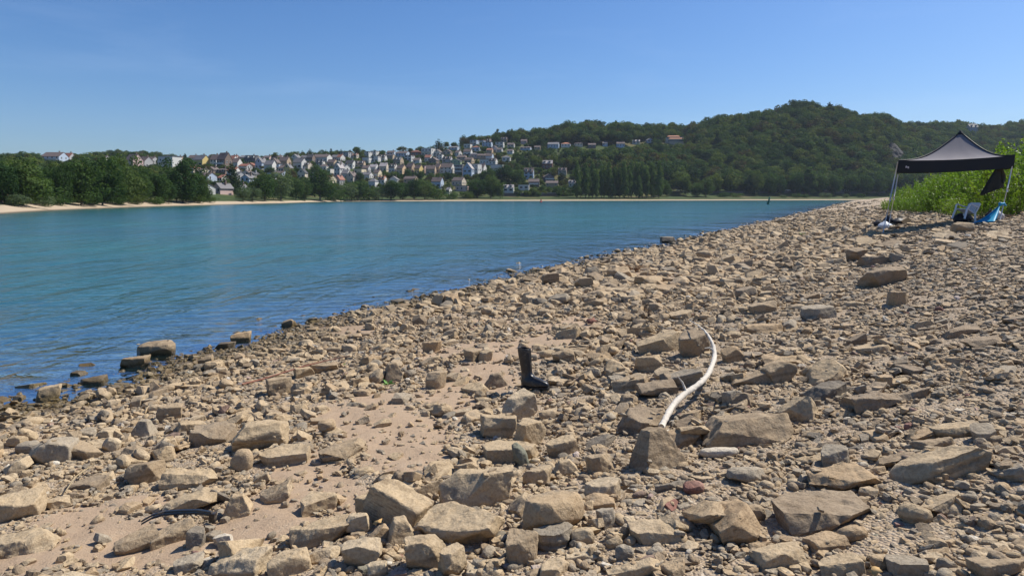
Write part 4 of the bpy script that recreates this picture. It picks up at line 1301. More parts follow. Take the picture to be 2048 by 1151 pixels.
HOUSES = [
    # far left, above the big trees
    (110, 327, 46, 22, 'side', 'blue', 'brown', -8, 'balcony'), (138, 324, 20, 20, 'side', 'grey', 'red', -12), (212, 327, 14, 16, 'side', 'white', 'brown', -20), (268, 337, 26, 28, 'side', 'pink', 'brown', -30), (291, 336, 20, 22, 'side', 'grey', 'brown', -24, 'balcony'),
    (340, 338, 36, 26, 'flat', 'white', 'grey', -20, 'balcony'), (330, 316, 24, 12, 'side', 'grey', 'brown', -10), (356, 318, 24, 12, 'side', 'tan', 'brown', -12), (306, 328, 14, 14, 'side', 'grey', 'brown', -18), (388, 321, 20, 14, 'side', 'white', 'brown', -10),
    (32, 374, 20, 18, 'side', 'pink', 'grey', -10), (106, 362, 8, 9, 'side', 'white', 'grey', 0), (172, 374, 14, 14, 'side', 'pink', 'brown', -10), (264, 374, 14, 14, 'side', 'peach', 'brown', -24), (190, 384, 9, 14, 'side', 'peach', 'brown', -20), (333, 374, 9, 12, 'front', 'white', 'grey', -10),
    # upper row left of centre
    (403, 333, 26, 22, 'side', 'yellow', 'grey', -26), (431, 334, 17, 24, 'side', 'white', 'brown', -10), (449, 339, 22, 33, 'side', 'brown', 'brown', -24, 'balcony'), (466, 330, 14, 18, 'side', 'white', 'red', -14), (474, 337, 16, 20, 'side', 'white', 'brown', -12), (430, 318, 26, 14, 'side', 'grey', 'brown', -10), (503, 327, 28, 16, 'side', 'dark', 'dark', -8, 'dormer'), (500, 318, 40, 11, 'side', 'tan', 'grey', -6),
    (523, 338, 16, 22, 'front', 'blue', 'grey', -20), (541, 343, 20, 22, 'side', 'white', 'grey', -12), (551, 335, 14, 18, 'front', 'tan', 'brown', -8), (556, 342, 14, 14, 'flat', 'blue', 'grey', -10), (570, 334, 20, 20, 'side', 'tan', 'brown', -14), (577, 347, 13, 19, 'front', 'yellow', 'grey', -6), (566, 345, 12, 14, 'side', 'grey', 'brown', -10), (600, 337, 24, 20, 'side', 'white', 'grey', -24), (605, 357, 17, 20, 'front', 'beige', 'dark', -4), (592, 323, 16, 14, 'front', 'white', 'grey', -16), (612, 323, 20, 12, 'side', 'white', 'grey', -20), (556, 317, 22, 10, 'side', 'white', 'brown', -12), (536, 318, 16, 10, 'side', 'pink', 'brown', -14), (470, 315, 16, 12, 'side', 'pink', 'red', -22),
    # by the river, left of centre
    (417, 362, 20, 16, 'side', 'blue', 'brown', -22), (447, 365, 11, 15, 'side', 'white', 'red', -14), (480, 362, 12, 18, 'side', 'grey', 'grey', -32), (497, 365, 20, 15, 'front', 'blue', 'grey', -16), (412, 387, 16, 20, 'side', 'white', 'brown', -34), (446, 388, 22, 21, 'front', 'pink', 'grey', -28), (483, 381, 10, 12, 'front', 'blue', 'grey', -10), (544, 363, 8, 12, 'side', 'white', 'brown', -30), (604, 378, 10, 9, 'side', 'white', 'orange', -14),
    # centre left
    (622, 325, 14, 16, 'side', 'brown', 'dark', -10), (645, 324, 34, 15, 'side', 'white', 'brown', -14), (672, 322, 14, 12, 'side', 'blue', 'grey', -14), (682, 323, 12, 14, 'side', 'white', 'red', -26), (665, 335, 18, 16, 'side', 'tan', 'brown', -20), (679, 337, 16, 14, 'front', 'white', 'grey', -14), (679, 352, 14, 24, 'front', 'white', 'pale', -22), (692, 342, 10, 12, 'side', 'white', 'grey', -30), (701, 336, 18, 15, 'side', 'white', 'dark', -14), (720, 336, 22, 14, 'side', 'tan', 'brown', -8, 'dormer'),
    (736, 314, 12, 11, 'flat', 'white', 'grey', -20), (750, 313, 13, 11, 'flat', 'white', 'brown', -20), (752, 325, 17, 13, 'flat', 'white', 'brown', -16), (762, 302, 18, 9, 'side', 'grey', 'brown', -10), (733, 345, 14, 14, 'side', 'grey', 'brown', -10), (748, 342, 18, 13, 'side', 'white', 'pale', -18, 'balcony'), (768, 343, 16, 17, 'side', 'beige', 'pale', -8), (787, 346, 16, 18, 'side', 'white', 'brown', -20, 'dormer'),
    (692, 358, 14, 18, 'side', 'white', 'grey', -10), (704, 364, 18, 20, 'front', 'beige', 'brown', -20), (733, 357, 24, 12, 'side', 'white', 'grey', -16), (662, 368, 15, 18, 'side', 'cream', 'red', -34), (679, 369, 14, 18, 'front', 'grey', 'red', -20), (747, 376, 15, 20, 'hip', 'white', 'grey', -12), (765, 368, 15, 15, 'side', 'white', 'orange', -10, 'dormer'), (788, 367, 19, 14, 'front', 'white', 'grey', -8), (662, 348, 9, 11, 'flat', 'white', 'grey', -20),
    # centre
    (806, 313, 27, 10, 'side', 'blue', 'brown', -18), (832, 312, 18, 12, 'hip', 'red' if False else 'brick', 'red', -14), (857, 312, 24, 16, 'flat', 'white', 'grey', -24, 'balcony'), (876, 311, 14, 12, 'front', 'white', 'brown', -18), (882, 302, 14, 9, 'side', 'white', 'brown', -26), (895, 310, 18, 11, 'front', 'tan', 'brown', -14), (917, 312, 13, 11, 'side', 'white', 'brown', -26), (936, 312, 18, 14, 'side', 'white', 'brown', -14), (908, 300, 22, 7, 'side', 'blue', 'grey', -14), (936, 296, 15, 8, 'flat', 'white', 'grey', -16), (895, 326, 20, 13, 'side', 'grey', 'brown', -14, 'dormer'), (868, 328, 18, 13, 'front', 'brown', 'brown', -20), (912, 328, 24, 10, 'front', 'green', 'grey', -10), (924, 320, 20, 9, 'side', 'tan', 'brown', -10),
    (803, 348, 18, 18, 'side', 'peach', 'brown', -24), (822, 346, 17, 20, 'side', 'tan', 'brown', -24), (838, 348, 16, 18, 'side', 'yellow', 'brown', -26), (850, 345, 9, 14, 'flat', 'pink', 'grey', -26), (862, 349, 20, 18, 'side', 'tan', 'brown', -6), (877, 346, 14, 18, 'side', 'peach', 'brown', -22), (895, 347, 28, 20, 'side', 'white', 'brown', -16), (918, 351, 17, 22, 'flat', 'dark', 'white', -6, 'balcony'), (937, 355, 20, 29, 'front', 'blue', 'pale', -16), (953, 351, 16, 24, 'flat', 'white', 'grey', -26), (966, 346, 13, 18, 'side', 'white', 'brown', -20),
    (822, 366, 28, 13, 'side', 'tan', 'brown', -16), (875, 375, 24, 20, 'side', 'blue', 'brown', -16), (918, 371, 28, 16, 'side', 'beige', 'brown', -22), (925, 381, 26, 10, 'flat', 'pink', 'grey', -8), (898, 387, 9, 12, 'side', 'white', 'grey', -14),
    # centre right
    (975, 294, 20, 10, 'flat', 'blue', 'brown', -12), (1000, 296, 17, 12, 'flat', 'white', 'grey', -10, 'balcony'), (1022, 295, 16, 9, 'side', 'grey', 'brown', -10), (980, 305, 14, 8, 'side', 'tan', 'red', -14), (1000, 305, 12, 9, 'side', 'grey', 'brown', -14), (1021, 307, 14, 8, 'side', 'white', 'brown', -12), (1048, 288, 14, 9, 'side', 'pink', 'brown', -6), (1052, 300, 24, 6, 'side', 'blue', 'brown', -12), (1075, 299, 14, 7, 'side', 'tan', 'brown', -6), (1107, 296, 26, 11, 'side', 'blue', 'grey', -8), (1132, 294, 20, 9, 'hip', 'white', 'orange', -8, ''), (1013, 322, 17, 11, 'hip', 'white', 'grey', -8), (970, 328, 20, 9, 'flat', 'white', 'grey', -10), (965, 317, 20, 9, 'side', 'tan', 'brown', -8),
    (995, 340, 26, 11, 'flat', 'white', 'dark', -10, 'strip'), (1058, 357, 22, 21, 'side', 'blue', 'brown', -8, 'dormer'), (1095, 337, 24, 16, 'side', 'brick', 'pale', -6, 'dormer'), (1125, 348, 20, 12, 'side', 'beige', 'brown', -6, 'dormer'), (1097, 362, 22, 14, 'front', 'dark', 'brown', 10, 'balcony'), (1068, 372, 24, 14, 'side', 'dark', 'brown', -4, 'balcony'), (1104, 373, 28, 11, 'side', 'tan', 'brown', -4), (1145, 374, 18, 13, 'side', 'white', 'pale', -4, 'dormer'), (1017, 384, 24, 14, 'side', 'white', 'pale', -4, 'dormer'), (994, 378, 14, 8, 'side', 'white', 'pale', -4), (1048, 379, 22, 9, 'flat', 'white', 'white', -6), (1157, 348, 10, 12, 'side', 'white', 'brown', -20),
    # along the wooded slope
    (1157, 292, 18, 7, 'hip', 'beige', 'brown', -4), (1184, 295, 18, 8, 'side', 'brown', 'brown', -4), (1210, 292, 12, 8, 'side', 'blue', 'grey', -4), (1241, 294, 19, 10, 'side', 'blue', 'brown', -4), (1272, 288, 18, 8, 'side', 'white', 'pale', -4, 'dormer'), (1299, 285, 14, 8, 'front', 'blue', 'pale', 8), (1288, 380, 16, 10, 'side', 'white', 'grey', -4),
    (1944, 262, 24, 17, 'side', 'blue', 'grey', 14, 'dormer'),
]
for hspec in HOUSES:
    house(*hspec)
hr = random.Random(19)
extra_n = 0
for _ in range(900):
    if extra_n >= 38:
        break
    u = hr.uniform(385, 1010); top = np.interp(u, SKU, SKV) - 6
    vb = hr.uniform(top + 3, min(top + 52, 356)); w_ = hr.uniform(13, 22); h_ = hr.uniform(10, 16) * (0.8 if vb < top + 15 else 1)
    bad = False
    for (a0, a1, b0, b1, _d) in house_boxes:
        ox = min(u + w_ / 2, a1) - max(u - w_ / 2, a0); oy = min(vb, b1) - max(vb - h_, b0)
        if ox > 0 and oy > 0 and ox * oy > .22 * min(w_ * h_, (a1 - a0) * (b1 - b0)):
            bad = True; break
    if bad:
        continue
    house(u, vb, w_, h_, hr.choice(['side', 'side', 'side', 'front', 'hip', 'flat']), hr.choice(['white', 'white', 'grey', 'blue', 'beige', 'tan', 'tan', 'cream', 'pink', 'brown']), hr.choice(['brown', 'brown', 'brown', 'grey', 'dark', 'red']), hr.uniform(-28, -4), hr.choice(['', '', 'dormer', 'balcony']))
    extra_n += 1
# the long pale hotel with stepped orange roofs above the wood
p = far_at(1348, 287)
hk = p.y / F
root = empty('hotel', p, R(-4))
bm = bmesh.new(); add_box(bm, (0, 0, 2.0), (36 * hk, 9, 9.0)); obj('wall', bm_mesh('wall', bm, WM['white']), root)
for i, (ox, ow, oz, dy) in enumerate(((-1.5, 26, 7.2, .8), (2.5, 30, 4.4, -4.6))):
    W_ = ow * hk
    v = [(-W_/2, -2.6, 0), (W_/2, -2.6, 0), (W_/2, 2.6, 0), (-W_/2, 2.6, 0), (-W_/2 + 1.5, 0, 1.5), (W_/2 - 1.5, 0, 1.5)]
    obj('roof', pymesh('roof', v, [(0, 1, 5, 4), (1, 2, 5), (2, 3, 4, 5), (3, 0, 4), (3, 2, 1, 0)], RM['orange']), root, (ox * hk, dy, oz))
bm = bmesh.new(); add_box(bm, (2.5 * hk, -5.2, 1.0), (30 * hk, 3.0, 6.6)); obj('terrace_wing', bm_mesh('terrace_wing', bm, WM['beige']), root)
for i in range(8):
    obj('window', WIN['w'], root, ((-12 + i * 4.0) * hk, -6.705, 1.6))
    obj('window', WIN['w'], root, ((-14 + i * 3.6) * hk, -4.505, 5.0))
tag(root, 'long pale hotel with stepped orange roofs above the wooded slope', 'hotel')
house_boxes.append((1328, 1368, 274, 288, p.y))

ORD = ['first', 'second', 'third', 'fourth', 'fifth', 'sixth', 'seventh', 'eighth', 'ninth', 'tenth', 'eleventh', 'twelfth', 'thirteenth', 'fourteenth', 'fifteenth', 'sixteenth', 'seventeenth', 'eighteenth', 'nineteenth', 'twentieth']
ORD += ['twenty-' + w for w in ORD[:9]] + ['thirtieth'] + ['thirty-' + w for w in ORD[:9]] + ['fortieth'] + ['forty-' + w for w in ORD[:9]] + ['fiftieth'] + ['fifty-' + w for w in ORD[:9]] + ['sixtieth']
SHAPEW = {'side': 'gabled house', 'front': 'house with gable to the river', 'hip': 'hip-roofed house', 'flat': 'flat-roofed house'}
ROOFW = {'brown': 'brown roof', 'grey': 'grey roof', 'dark': 'black roof', 'red': 'red roof', 'orange': 'orange roof', 'pale': 'pale grey roof', 'white': 'white roof'}
def hrow(u, v):
    if u > 1900: return 'right ridge'
    if u > 1152 and v < 320: return 'wooded slope'
    if v >= 355: return 'lower village'
    if v >= 330: return 'middle village'
    return 'upper village'
WALLW = {'blue': 'pale blue-grey', 'dark': 'dark', 'brick': 'red brick'}
seen = {}
for h_ in houses:
    key = (hrow(h_[1], h_[2]), h_[3], h_[4], h_[5])
    seen.setdefault(key, []).append(h_)
for (row, wc, rc, rf_), hs in seen.items():
    hs.sort(key=lambda a: a[1])
    for i, h_ in enumerate(hs):
        base = '%s %s with %s' % (WALLW.get(wc, wc), SHAPEW[rf_], ROOFW[rc]) if rf_ in ('side', 'hip', 'flat') else '%s river-facing gable house with %s' % (WALLW.get(wc, wc), ROOFW[rc])
        where = {'right ridge': 'on the right ridge', 'wooded slope': 'above the wooded slope', 'lower village': 'low by the river', 'middle village': 'halfway up the village', 'upper village': 'high in the village'}[row]
        lab = base + ' ' + where + ('' if len(hs) == 1 else ', %s from left' % ORD[i])
        if row == 'right ridge': lab = 'pale grey-roofed villa standing on the right ridge'
        tag(h_[0], lab, 'house', 'houses of the hillside village')

# ------------------------------------------------------------------ trees along the far bank (u, base row, width px, height px, kind)
BANK = [(45, 411, 92, 104, 'tall'), (5, 408, 70, 88, 'bank'), (88, 410, 46, 60, 'bank'), (128, 409, 56, 88, 'bank'), (163, 411, 76, 104, 'tall'), (205, 410, 64, 102, 'tall'), (242, 409, 66, 106, 'tall'), (286, 407, 44, 62, 'bank'), (318, 406, 52, 70, 'bank'), (366, 406, 74, 96, 'tall'), (338, 407, 34, 46, 'bank'), (398, 405, 42, 62, 'bank'),
        (30, 412, 60, 34, 'greybush'), (85, 412, 50, 36, 'greybush'), (120, 411, 46, 26, 'bush'), (185, 411, 44, 28, 'bush'), (232, 410, 40, 26, 'bush'), (275, 409, 40, 22, 'bush'), (310, 408, 36, 20, 'bush'), (395, 406, 34, 24, 'bush'), (420, 405, 30, 18, 'bush'),
        (463, 386, 34, 60, 'conifer'), (452, 388, 22, 34, 'bank'), (530, 402, 62, 56, 'bank'), (562, 401, 58, 60, 'willow'), (592, 400, 40, 46, 'bank'), (486, 403, 34, 30, 'willow'), (505, 403, 36, 34, 'willow'), (610, 402, 34, 44, 'bank'), (640, 401, 66, 66, 'bank'), (668, 402, 54, 34, 'bush'), (694, 401, 50, 40, 'willow'), (716, 401, 44, 46, 'bank'), (738, 401, 44, 34, 'bush'), (757, 401, 40, 30, 'greybush'), (782, 400, 50, 42, 'bank'),
        (806, 399, 36, 40, 'bank'), (828, 399, 40, 44, 'bank'), (850, 399, 44, 36, 'bank'), (876, 399, 46, 30, 'bush'), (843, 360, 14, 22, 'bank'), (815, 362, 20, 26, 'bank'), (905, 398, 30, 22, 'bush'), (935, 397, 34, 20, 'bush'), (955, 396, 50, 44, 'bank'), (982, 396, 40, 48, 'bank'), (1000, 397, 22, 36, 'bank'), (1003, 368, 46, 40, 'bank'), (1030, 370, 44, 36, 'bank'), (975, 372, 40, 36, 'bank'), (540, 352, 22, 20, 'bank'), (585, 362, 26, 26, 'bank'), (630, 355, 26, 30, 'bank'), (720, 365, 20, 22, 'bank'), (870, 340, 10, 14, 'conifer'),
        (1087, 383, 22, 16, 'bush'), (1118, 388, 26, 22, 'bush'), (1142, 392, 22, 24, 'bush'), (1125, 366, 18, 24, 'conifer'), (1036, 393, 10, 8, 'bush'), (1345, 372, 40, 34, 'bank'), (1312, 394, 36, 44, 'bank'), (1333, 393, 24, 30, 'bank'), (1372, 391, 28, 38, 'bank'), (1392, 394, 36, 34, 'bank'), (1412, 394, 40, 40, 'bank'), (1436, 380, 38, 36, 'bank'), (1462, 384, 36, 44, 'bank'), (1490, 384, 30, 30, 'bank'), (1510, 388, 40, 50, 'bank'), (1538, 388, 34, 44, 'tall'), (1562, 390, 34, 40, 'bank'), (1590, 389, 40, 52, 'bank'), (1618, 390, 30, 58, 'poplar'), (1640, 389, 40, 46, 'bank'), (1668, 390, 40, 44, 'bank'), (1700, 389, 40, 46, 'bank'), (1730, 390, 40, 44, 'bank'), (1758, 390, 36, 44, 'bank'),
        (1447, 394, 30, 14, 'bush'), (1475, 394, 26, 12, 'bush'), (1566, 395, 18, 9, 'greybush'), (1593, 395, 22, 12, 'bush'), (1652, 395, 26, 14, 'greybush'), (1690, 395, 18, 10, 'greybush'), (1720, 395, 20, 10, 'bush'), (1610, 395, 20, 10, 'bush')]
tree_tags = []
tr_ = random.Random(41)
for i in range(22):
    BANK.append((-30 + i * 21 + tr_.uniform(-7, 7), tr_.uniform(399, 405), tr_.uniform(36, 56), tr_.uniform(44, 74) if i < 19 else 40, 'bank'))
for i, (u, vb, w, h, kind) in enumerate(BANK):
    p = far_at(u, vb)
    t = tree({'conifer': 'conifer_tree', 'willow': 'willow_tree', 'bush': 'shrub', 'greybush': 'shrub', 'poplar': 'poplar_tree'}.get(kind, 'broadleaf_tree'), kind, p, h * p.y / F, w * p.y / F, i)
    tree_tags.append((t, u, vb, kind, h, 'bank'))
for i in range(22):
    u = 1154 + i * 7.8 + random.uniform(-2, 2)
    p = far_at(u, 397 - random.uniform(0, 2))
    t = tree('poplar_tree', 'poplar', p, (random.uniform(58, 78) if i not in (9, 16) else 48) * p.y / F, random.uniform(10, 15) * p.y / F, i)
    tree_tags.append((t, u, 397, 'poplar', 68, 'poplars'))
# skyline trees that stand out
SKYT = [(18, 322, 30, 20, 'broadleaf'), (2, 324, 26, 16, 'broadleaf'), (62, 322, 26, 20, 'broadleaf'), (190, 326, 26, 24, 'broadleaf'), (172, 330, 40, 28, 'broadleaf'), (370, 322, 12, 18, 'conifer'), (405, 318, 16, 12, 'broadleaf'), (427, 316, 16, 16, 'broadleaf'), (441, 315, 14, 16, 'broadleaf'), (524, 318, 8, 12, 'broadleaf'), (542, 318, 8, 14, 'broadleaf'), (551, 317, 14, 17, 'broadleaf'), (569, 319, 14, 12, 'broadleaf'), (593, 317, 18, 19, 'broadleaf'), (605, 316, 14, 18, 'conifer'), (582, 318, 14, 15, 'broadleaf'), (620, 316, 16, 20, 'conifer'), (648, 314, 16, 14, 'broadleaf'), (652, 313, 10, 17, 'conifer'), (662, 313, 10, 19, 'conifer'), (682, 312, 14, 16, 'conifer'), (672, 313, 12, 12, 'broadleaf'), (692, 312, 16, 14, 'broadleaf'), (712, 312, 16, 20, 'broadleaf'), (716, 314, 14, 22, 'tall'), (700, 312, 10, 14, 'conifer'), (728, 307, 12, 15, 'broadleaf'), (737, 306, 8, 10, 'conifer'), (750, 303, 12, 14, 'broadleaf'), (764, 300, 16, 12, 'broadleaf'),
        (805, 304, 22, 20, 'broadleaf'), (820, 304, 18, 14, 'broadleaf'), (845, 304, 12, 16, 'broadleaf'), (862, 303, 16, 16, 'broadleaf'), (877, 303, 22, 26, 'conifer'), (892, 300, 14, 18, 'broadleaf'), (908, 299, 18, 17, 'broadleaf'), (930, 292, 26, 22, 'broadleaf'), (944, 290, 22, 24, 'broadleaf'), (962, 285, 18, 16, 'broadleaf'),
        (1040, 268, 18, 27, 'tall'), (1055, 268, 14, 20, 'tall'), (1071, 266, 8, 25, 'conifer'), (1088, 267, 20, 22, 'tall'), (1029, 270, 8, 18, 'conifer'), (1500, 248, 16, 18, 'broadleaf'), (1925, 262, 14, 24, 'broadleaf'), (1964, 263, 20, 16, 'broadleaf'), (1775, 253, 40, 22, 'broadleaf')]
for i, (u, vb, w, h, kind) in enumerate(SKYT):
    p = far_at(u, vb)
    t = tree({'conifer': 'conifer_tree'}.get(kind, 'broadleaf_tree'), kind, p, h * p.y / F, w * p.y / F, i)
    tree_tags.append((t, u, vb, kind, h, 'skyline'))
NAMEW = {'broadleaf': 'rounded broadleaf tree', 'bank': 'bushy broadleaf tree', 'tall': 'tall broadleaf tree', 'poplar': 'slim poplar', 'willow': 'silvery willow', 'conifer': 'dark conifer', 'bush': 'green shrub', 'greybush': 'grey-green shrub'}
seen = {}
for t in tree_tags:
    zone = t[5]
    if zone == 'bank':
        zone = 'left bank' if t[1] < 430 else 'middle bank' if t[1] < 1150 else 'right bank'
    seen.setdefault((t[3], zone), []).append(t)
for (kind, zone), ts in seen.items():
    ts.sort(key=lambda a: a[1])
    for i, t in enumerate(ts):
        where = {'left bank': 'behind the far sandbar', 'middle bank': 'on the far bank below the village', 'right bank': 'on the far bank right of the poplars' if kind != 'bush' or t[1] > 1160 else 'on the far bank', 'poplars': 'in the poplar row on the far bank', 'skyline': 'on the village skyline' if t[1] < 1000 else 'on the hill skyline'}[zone]
        lab = '%s %s%s' % (NAMEW[kind], where, '' if len(ts) == 1 else ', %s from left' % ORD[i])
        tag(t[0], lab, 'shrub' if 'bush' in kind else 'tree', {'left bank': 'trees behind the far sandbar', 'poplars': 'row of poplars', 'skyline': 'trees on the skyline'}.get(zone, 'trees along the far bank'))

# ------------------------------------------------------------------ the wood on the hills and the greenery between the houses
wood_coll = bpy.data.collections.new('wood_trees')
wood_specs = []
for i in range(7):
    o = bpy.data.objects.new('wood_tree_%02d' % i, crown_mesh('crown', 900 + i, 1700, .34, 'round', M['leaf'], 18 + i, 9.5, 8.6)); wood_coll.objects.link(o)
o = bpy.data.objects.new('wood_tree_07', crown_mesh('crown', 950, 1300, .34, 'cone', M['leaf_conifer'], 40, 8.5, 9.8)); wood_coll.objects.link(o)
o = bpy.data.objects.new('wood_tree_08', crown_mesh('crown', 960, 1100, .36, 'bush', M['leaf_bank'], 18, 10, 8.6)); wood_coll.objects.link(o)
HB = np.array(house_boxes)
wx, wr, ws, wi, wt = [], [], [], [], []
def plant(n, u0, u1, e0, dmax, hmin, hmax, dens, kinds):
    u = RNG.uniform(u0, u1, n)
    db = np.interp(u, BU, BD); dr = np.interp(u, RU, RD)
    d = RNG.uniform(0, 1, n) ** .8 * (np.minimum(dr + dmax, 1400) - db - e0) + db + e0
    z = far_z(u, d)
    x = (u - 1024) / F * d
    h = RNG.uniform(hmin, hmax, n) * np.clip(1 + .5 * fbm(x * .012, d * .012, octv=2, seed=91), .7, 1.4)
    for i in range(n):
        if RNG.random() > dens(u[i], d[i], db[i], dr[i]):
            continue
        vb = HZ + F * (EYE - z[i]) / d[i]
        top = vb - h[i] / d[i] * F
        hw = .42 * h[i] / d[i] * F
        # keep clear of a house it would hide, and of standing inside one
        ov = (HB[:, 0] < u[i] + hw * .8) & (HB[:, 1] > u[i] - hw * .8) & (HB[:, 2] < vb) & (HB[:, 3] - .34 * (HB[:, 3] - HB[:, 2]) > top) & (HB[:, 4] > d[i] - 7)
        if ov.any():
            continue
        if 1762 < u[i] < 1798 and 302 < vb < 340 and top < 306:
            continue
        if 1340 < u[i] < 1760 and vb > 379 and vb < 388 and False:
            continue
        s = h[i] / 10
        wx.append((x[i], d[i], z[i] + 5.4 * s)); wr.append((0, 0, RNG.uniform(0, 6.28))); w_ = s * RNG.uniform(.85, 1.25)
        ws.append((w_, w_, s)); wi.append(int(RNG.choice(kinds))); wt.append(RNG.random())
KB = [0, 1, 2, 3, 4, 5, 6]
# dense wood on the right-hand hill
plant(6200, 1130, 2300, 62, 160, 10, 22, lambda u, d, db, dr: 1.0, KB + KB + KB + [7])
plant(1300, 930, 1330, 150, 120, 9, 16, lambda u, d, db, dr: 1.0 if (d - db) / (dr - db) > np.interp(u, [930, 1000, 1150, 1330], [.97, .86, .62, .4]) else .35, KB + KB + [7])
# between the houses
plant(9500, -300, 1160, 42, 10, 2.2, 6.0, lambda u, d, db, dr: .8, [0, 1, 2, 3, 4, 5, 6, 8, 8, 8])
plant(2600, -300, 1160, 42, 5, 5.5, 8.5, lambda u, d, db, dr: .8, KB + [7])
# the wooded crest behind the left village
for i in range(420):
    u = RNG.uniform(-200, 560); d = RNG.uniform(760, 900)
    top = np.interp(u, [-200, 0, 30, 120, 190, 225, 300, 380, 450, 560], [304, 306, 303, 306, 303, 295, 299, 308, 311, 314])
    h = RNG.uniform(8, 11)
    z = EYE + (HZ - top) / F * d - h - RNG.uniform(0, 7)
    s = h / 10
    wx.append(((u - 1024) / F * d, d, z + 5.4 * s)); wr.append((0, 0, RNG.uniform(0, 6.28))); ws.append((s * 1.2, s * 1.2, s)); wi.append(int(RNG.choice(KB))); wt.append(.5)
instancer('woodland', wx, wr, ws, wi, wt, wood_coll, 'mixed green and brownish woodland covering the hills across the river', 'woodland')
# ground under that far crest
us_ = np.linspace(-900, 700, 60); ds_ = np.linspace(640, 1000, 12)
U, D = np.meshgrid(us_, ds_)
top = np.interp(U, [-900, 0, 30, 120, 190, 225, 300, 380, 450, 560, 700], [310, 312, 310, 312, 310, 303, 307, 315, 320, 330, 345])
Zc = EYE + (HZ - top) / F * 850 - 8 - np.abs(D - 850) * .08
idx = np.arange(U.size).reshape(U.shape)
quads = np.stack([idx[:-1, :-1], idx[:-1, 1:], idx[1:, 1:], idx[1:, :-1]], -1).reshape(-1, 4)
me = npmesh('far_crest', np.stack([(U - 1024) / F * D, D, Zc], -1).reshape(-1, 3), quads, M['slope'], True)
set_attr(me, 'inland', np.full(U.size, 100.0))
tag(obj('hill_crest', me), kind='structure')

# ------------------------------------------------------------------ bare rock face on the hill
p = far_at(1780, 322)
rnd = np.random.default_rng(5)
nu, nv = 40, 22
cw, chh = 92 * p.y / F, 50 * p.y / F
gu, gv = np.meshgrid(np.linspace(-1, 1, nu), np.linspace(0, 1, nv))
wprof = np.interp(gv, [0, .5, 1], [1, .9, .55])
X = gu * wprof * cw / 2; Zc = gv * chh - 3
Y = gv * chh * .62 + 1.8 * fbm(X * .22, Zc * .3, octv=4, seed=12) + 4.0 * gu ** 2 - 6
idx = np.arange(X.size).reshape(X.shape)
v = np.stack([X, Y, Zc], -1).reshape(-1, 3)
back = v + np.array([0, 14, -1.0])
q = np.stack([idx[:-1, :-1], idx[:-1, 1:], idx[1:, 1:], idx[1:, :-1]], -1).reshape(-1, 4)
n0 = len(v)
ring = np.concatenate([idx[0, :], idx[1:, -1], idx[-1, -2::-1], idx[-2:0:-1, 0]])
rq = np.stack([ring, ring + n0, np.roll(ring, -1) + n0, np.roll(ring, -1)], 1)
me = npmesh('rock_face', np.concatenate([v, back]), np.concatenate([q, q[:, ::-1] + n0, rq]), simple('shade_dark_cliff_rock', (.034, .031, .030), .9, .35, .25, .4), False)  # rock colour darkened to carry the shade lying on the face
tag(obj('rock_face', me, None, p + Vector((0, 2, -3))), 'bare brown quarry-like rock face on the wooded hill', 'cliff')

# ------------------------------------------------------------------ far bank: wall, road, cars, reeds, platform, buoys
M['walldark'] = simple('bank_wall_stone', (.10, .09, .085), .9, .3, .6, .3)
M['asphalt'] = simple('asphalt', (.10, .10, .10), .9, .15, .5)
a, b_ = far_at(1005, 392.5), far_at(1136, 392.5)
root = empty('retaining_wall', (a + b_) / 2, math.atan2(b_.y - a.y, b_.x - a.x))
L = (b_ - a).length
bm = bmesh.new(); add_box(bm, (0, 0, 0), (L, .8, 4.2)); obj('wall_body', bm_mesh('wall_body', bm, M['walldark']), root)
bm = bmesh.new(); add_box(bm, (0, -.05, 2.22), (L + .4, 1.0, .25)); obj('coping', bm_mesh('coping', bm, WM['grey']), root)
tag(root, 'long dark retaining wall on the far bank below the riverside houses', 'wall')
# road on the far bank
pts = [far_at(u, 383.5) for u in range(1335, 1790, 24)]
v, fcs = [], []
for q_ in pts:
    v += [(q_.x, q_.y - 3, q_.z + .6), (q_.x, q_.y + 4, q_.z + .6), (q_.x, q_.y - 3.4, q_.z - 2.2)]
for i in range(len(pts) - 1):
    o = 3 * i
    fcs += [(o, o + 3, o + 4, o + 1), (o + 2, o + 5, o + 3, o)]
me = pymesh('road', v, fcs, [M['asphalt'], M['walldark']], False, [0, 1] * (len(pts) - 1))
tag(obj('road', me), kind='structure')

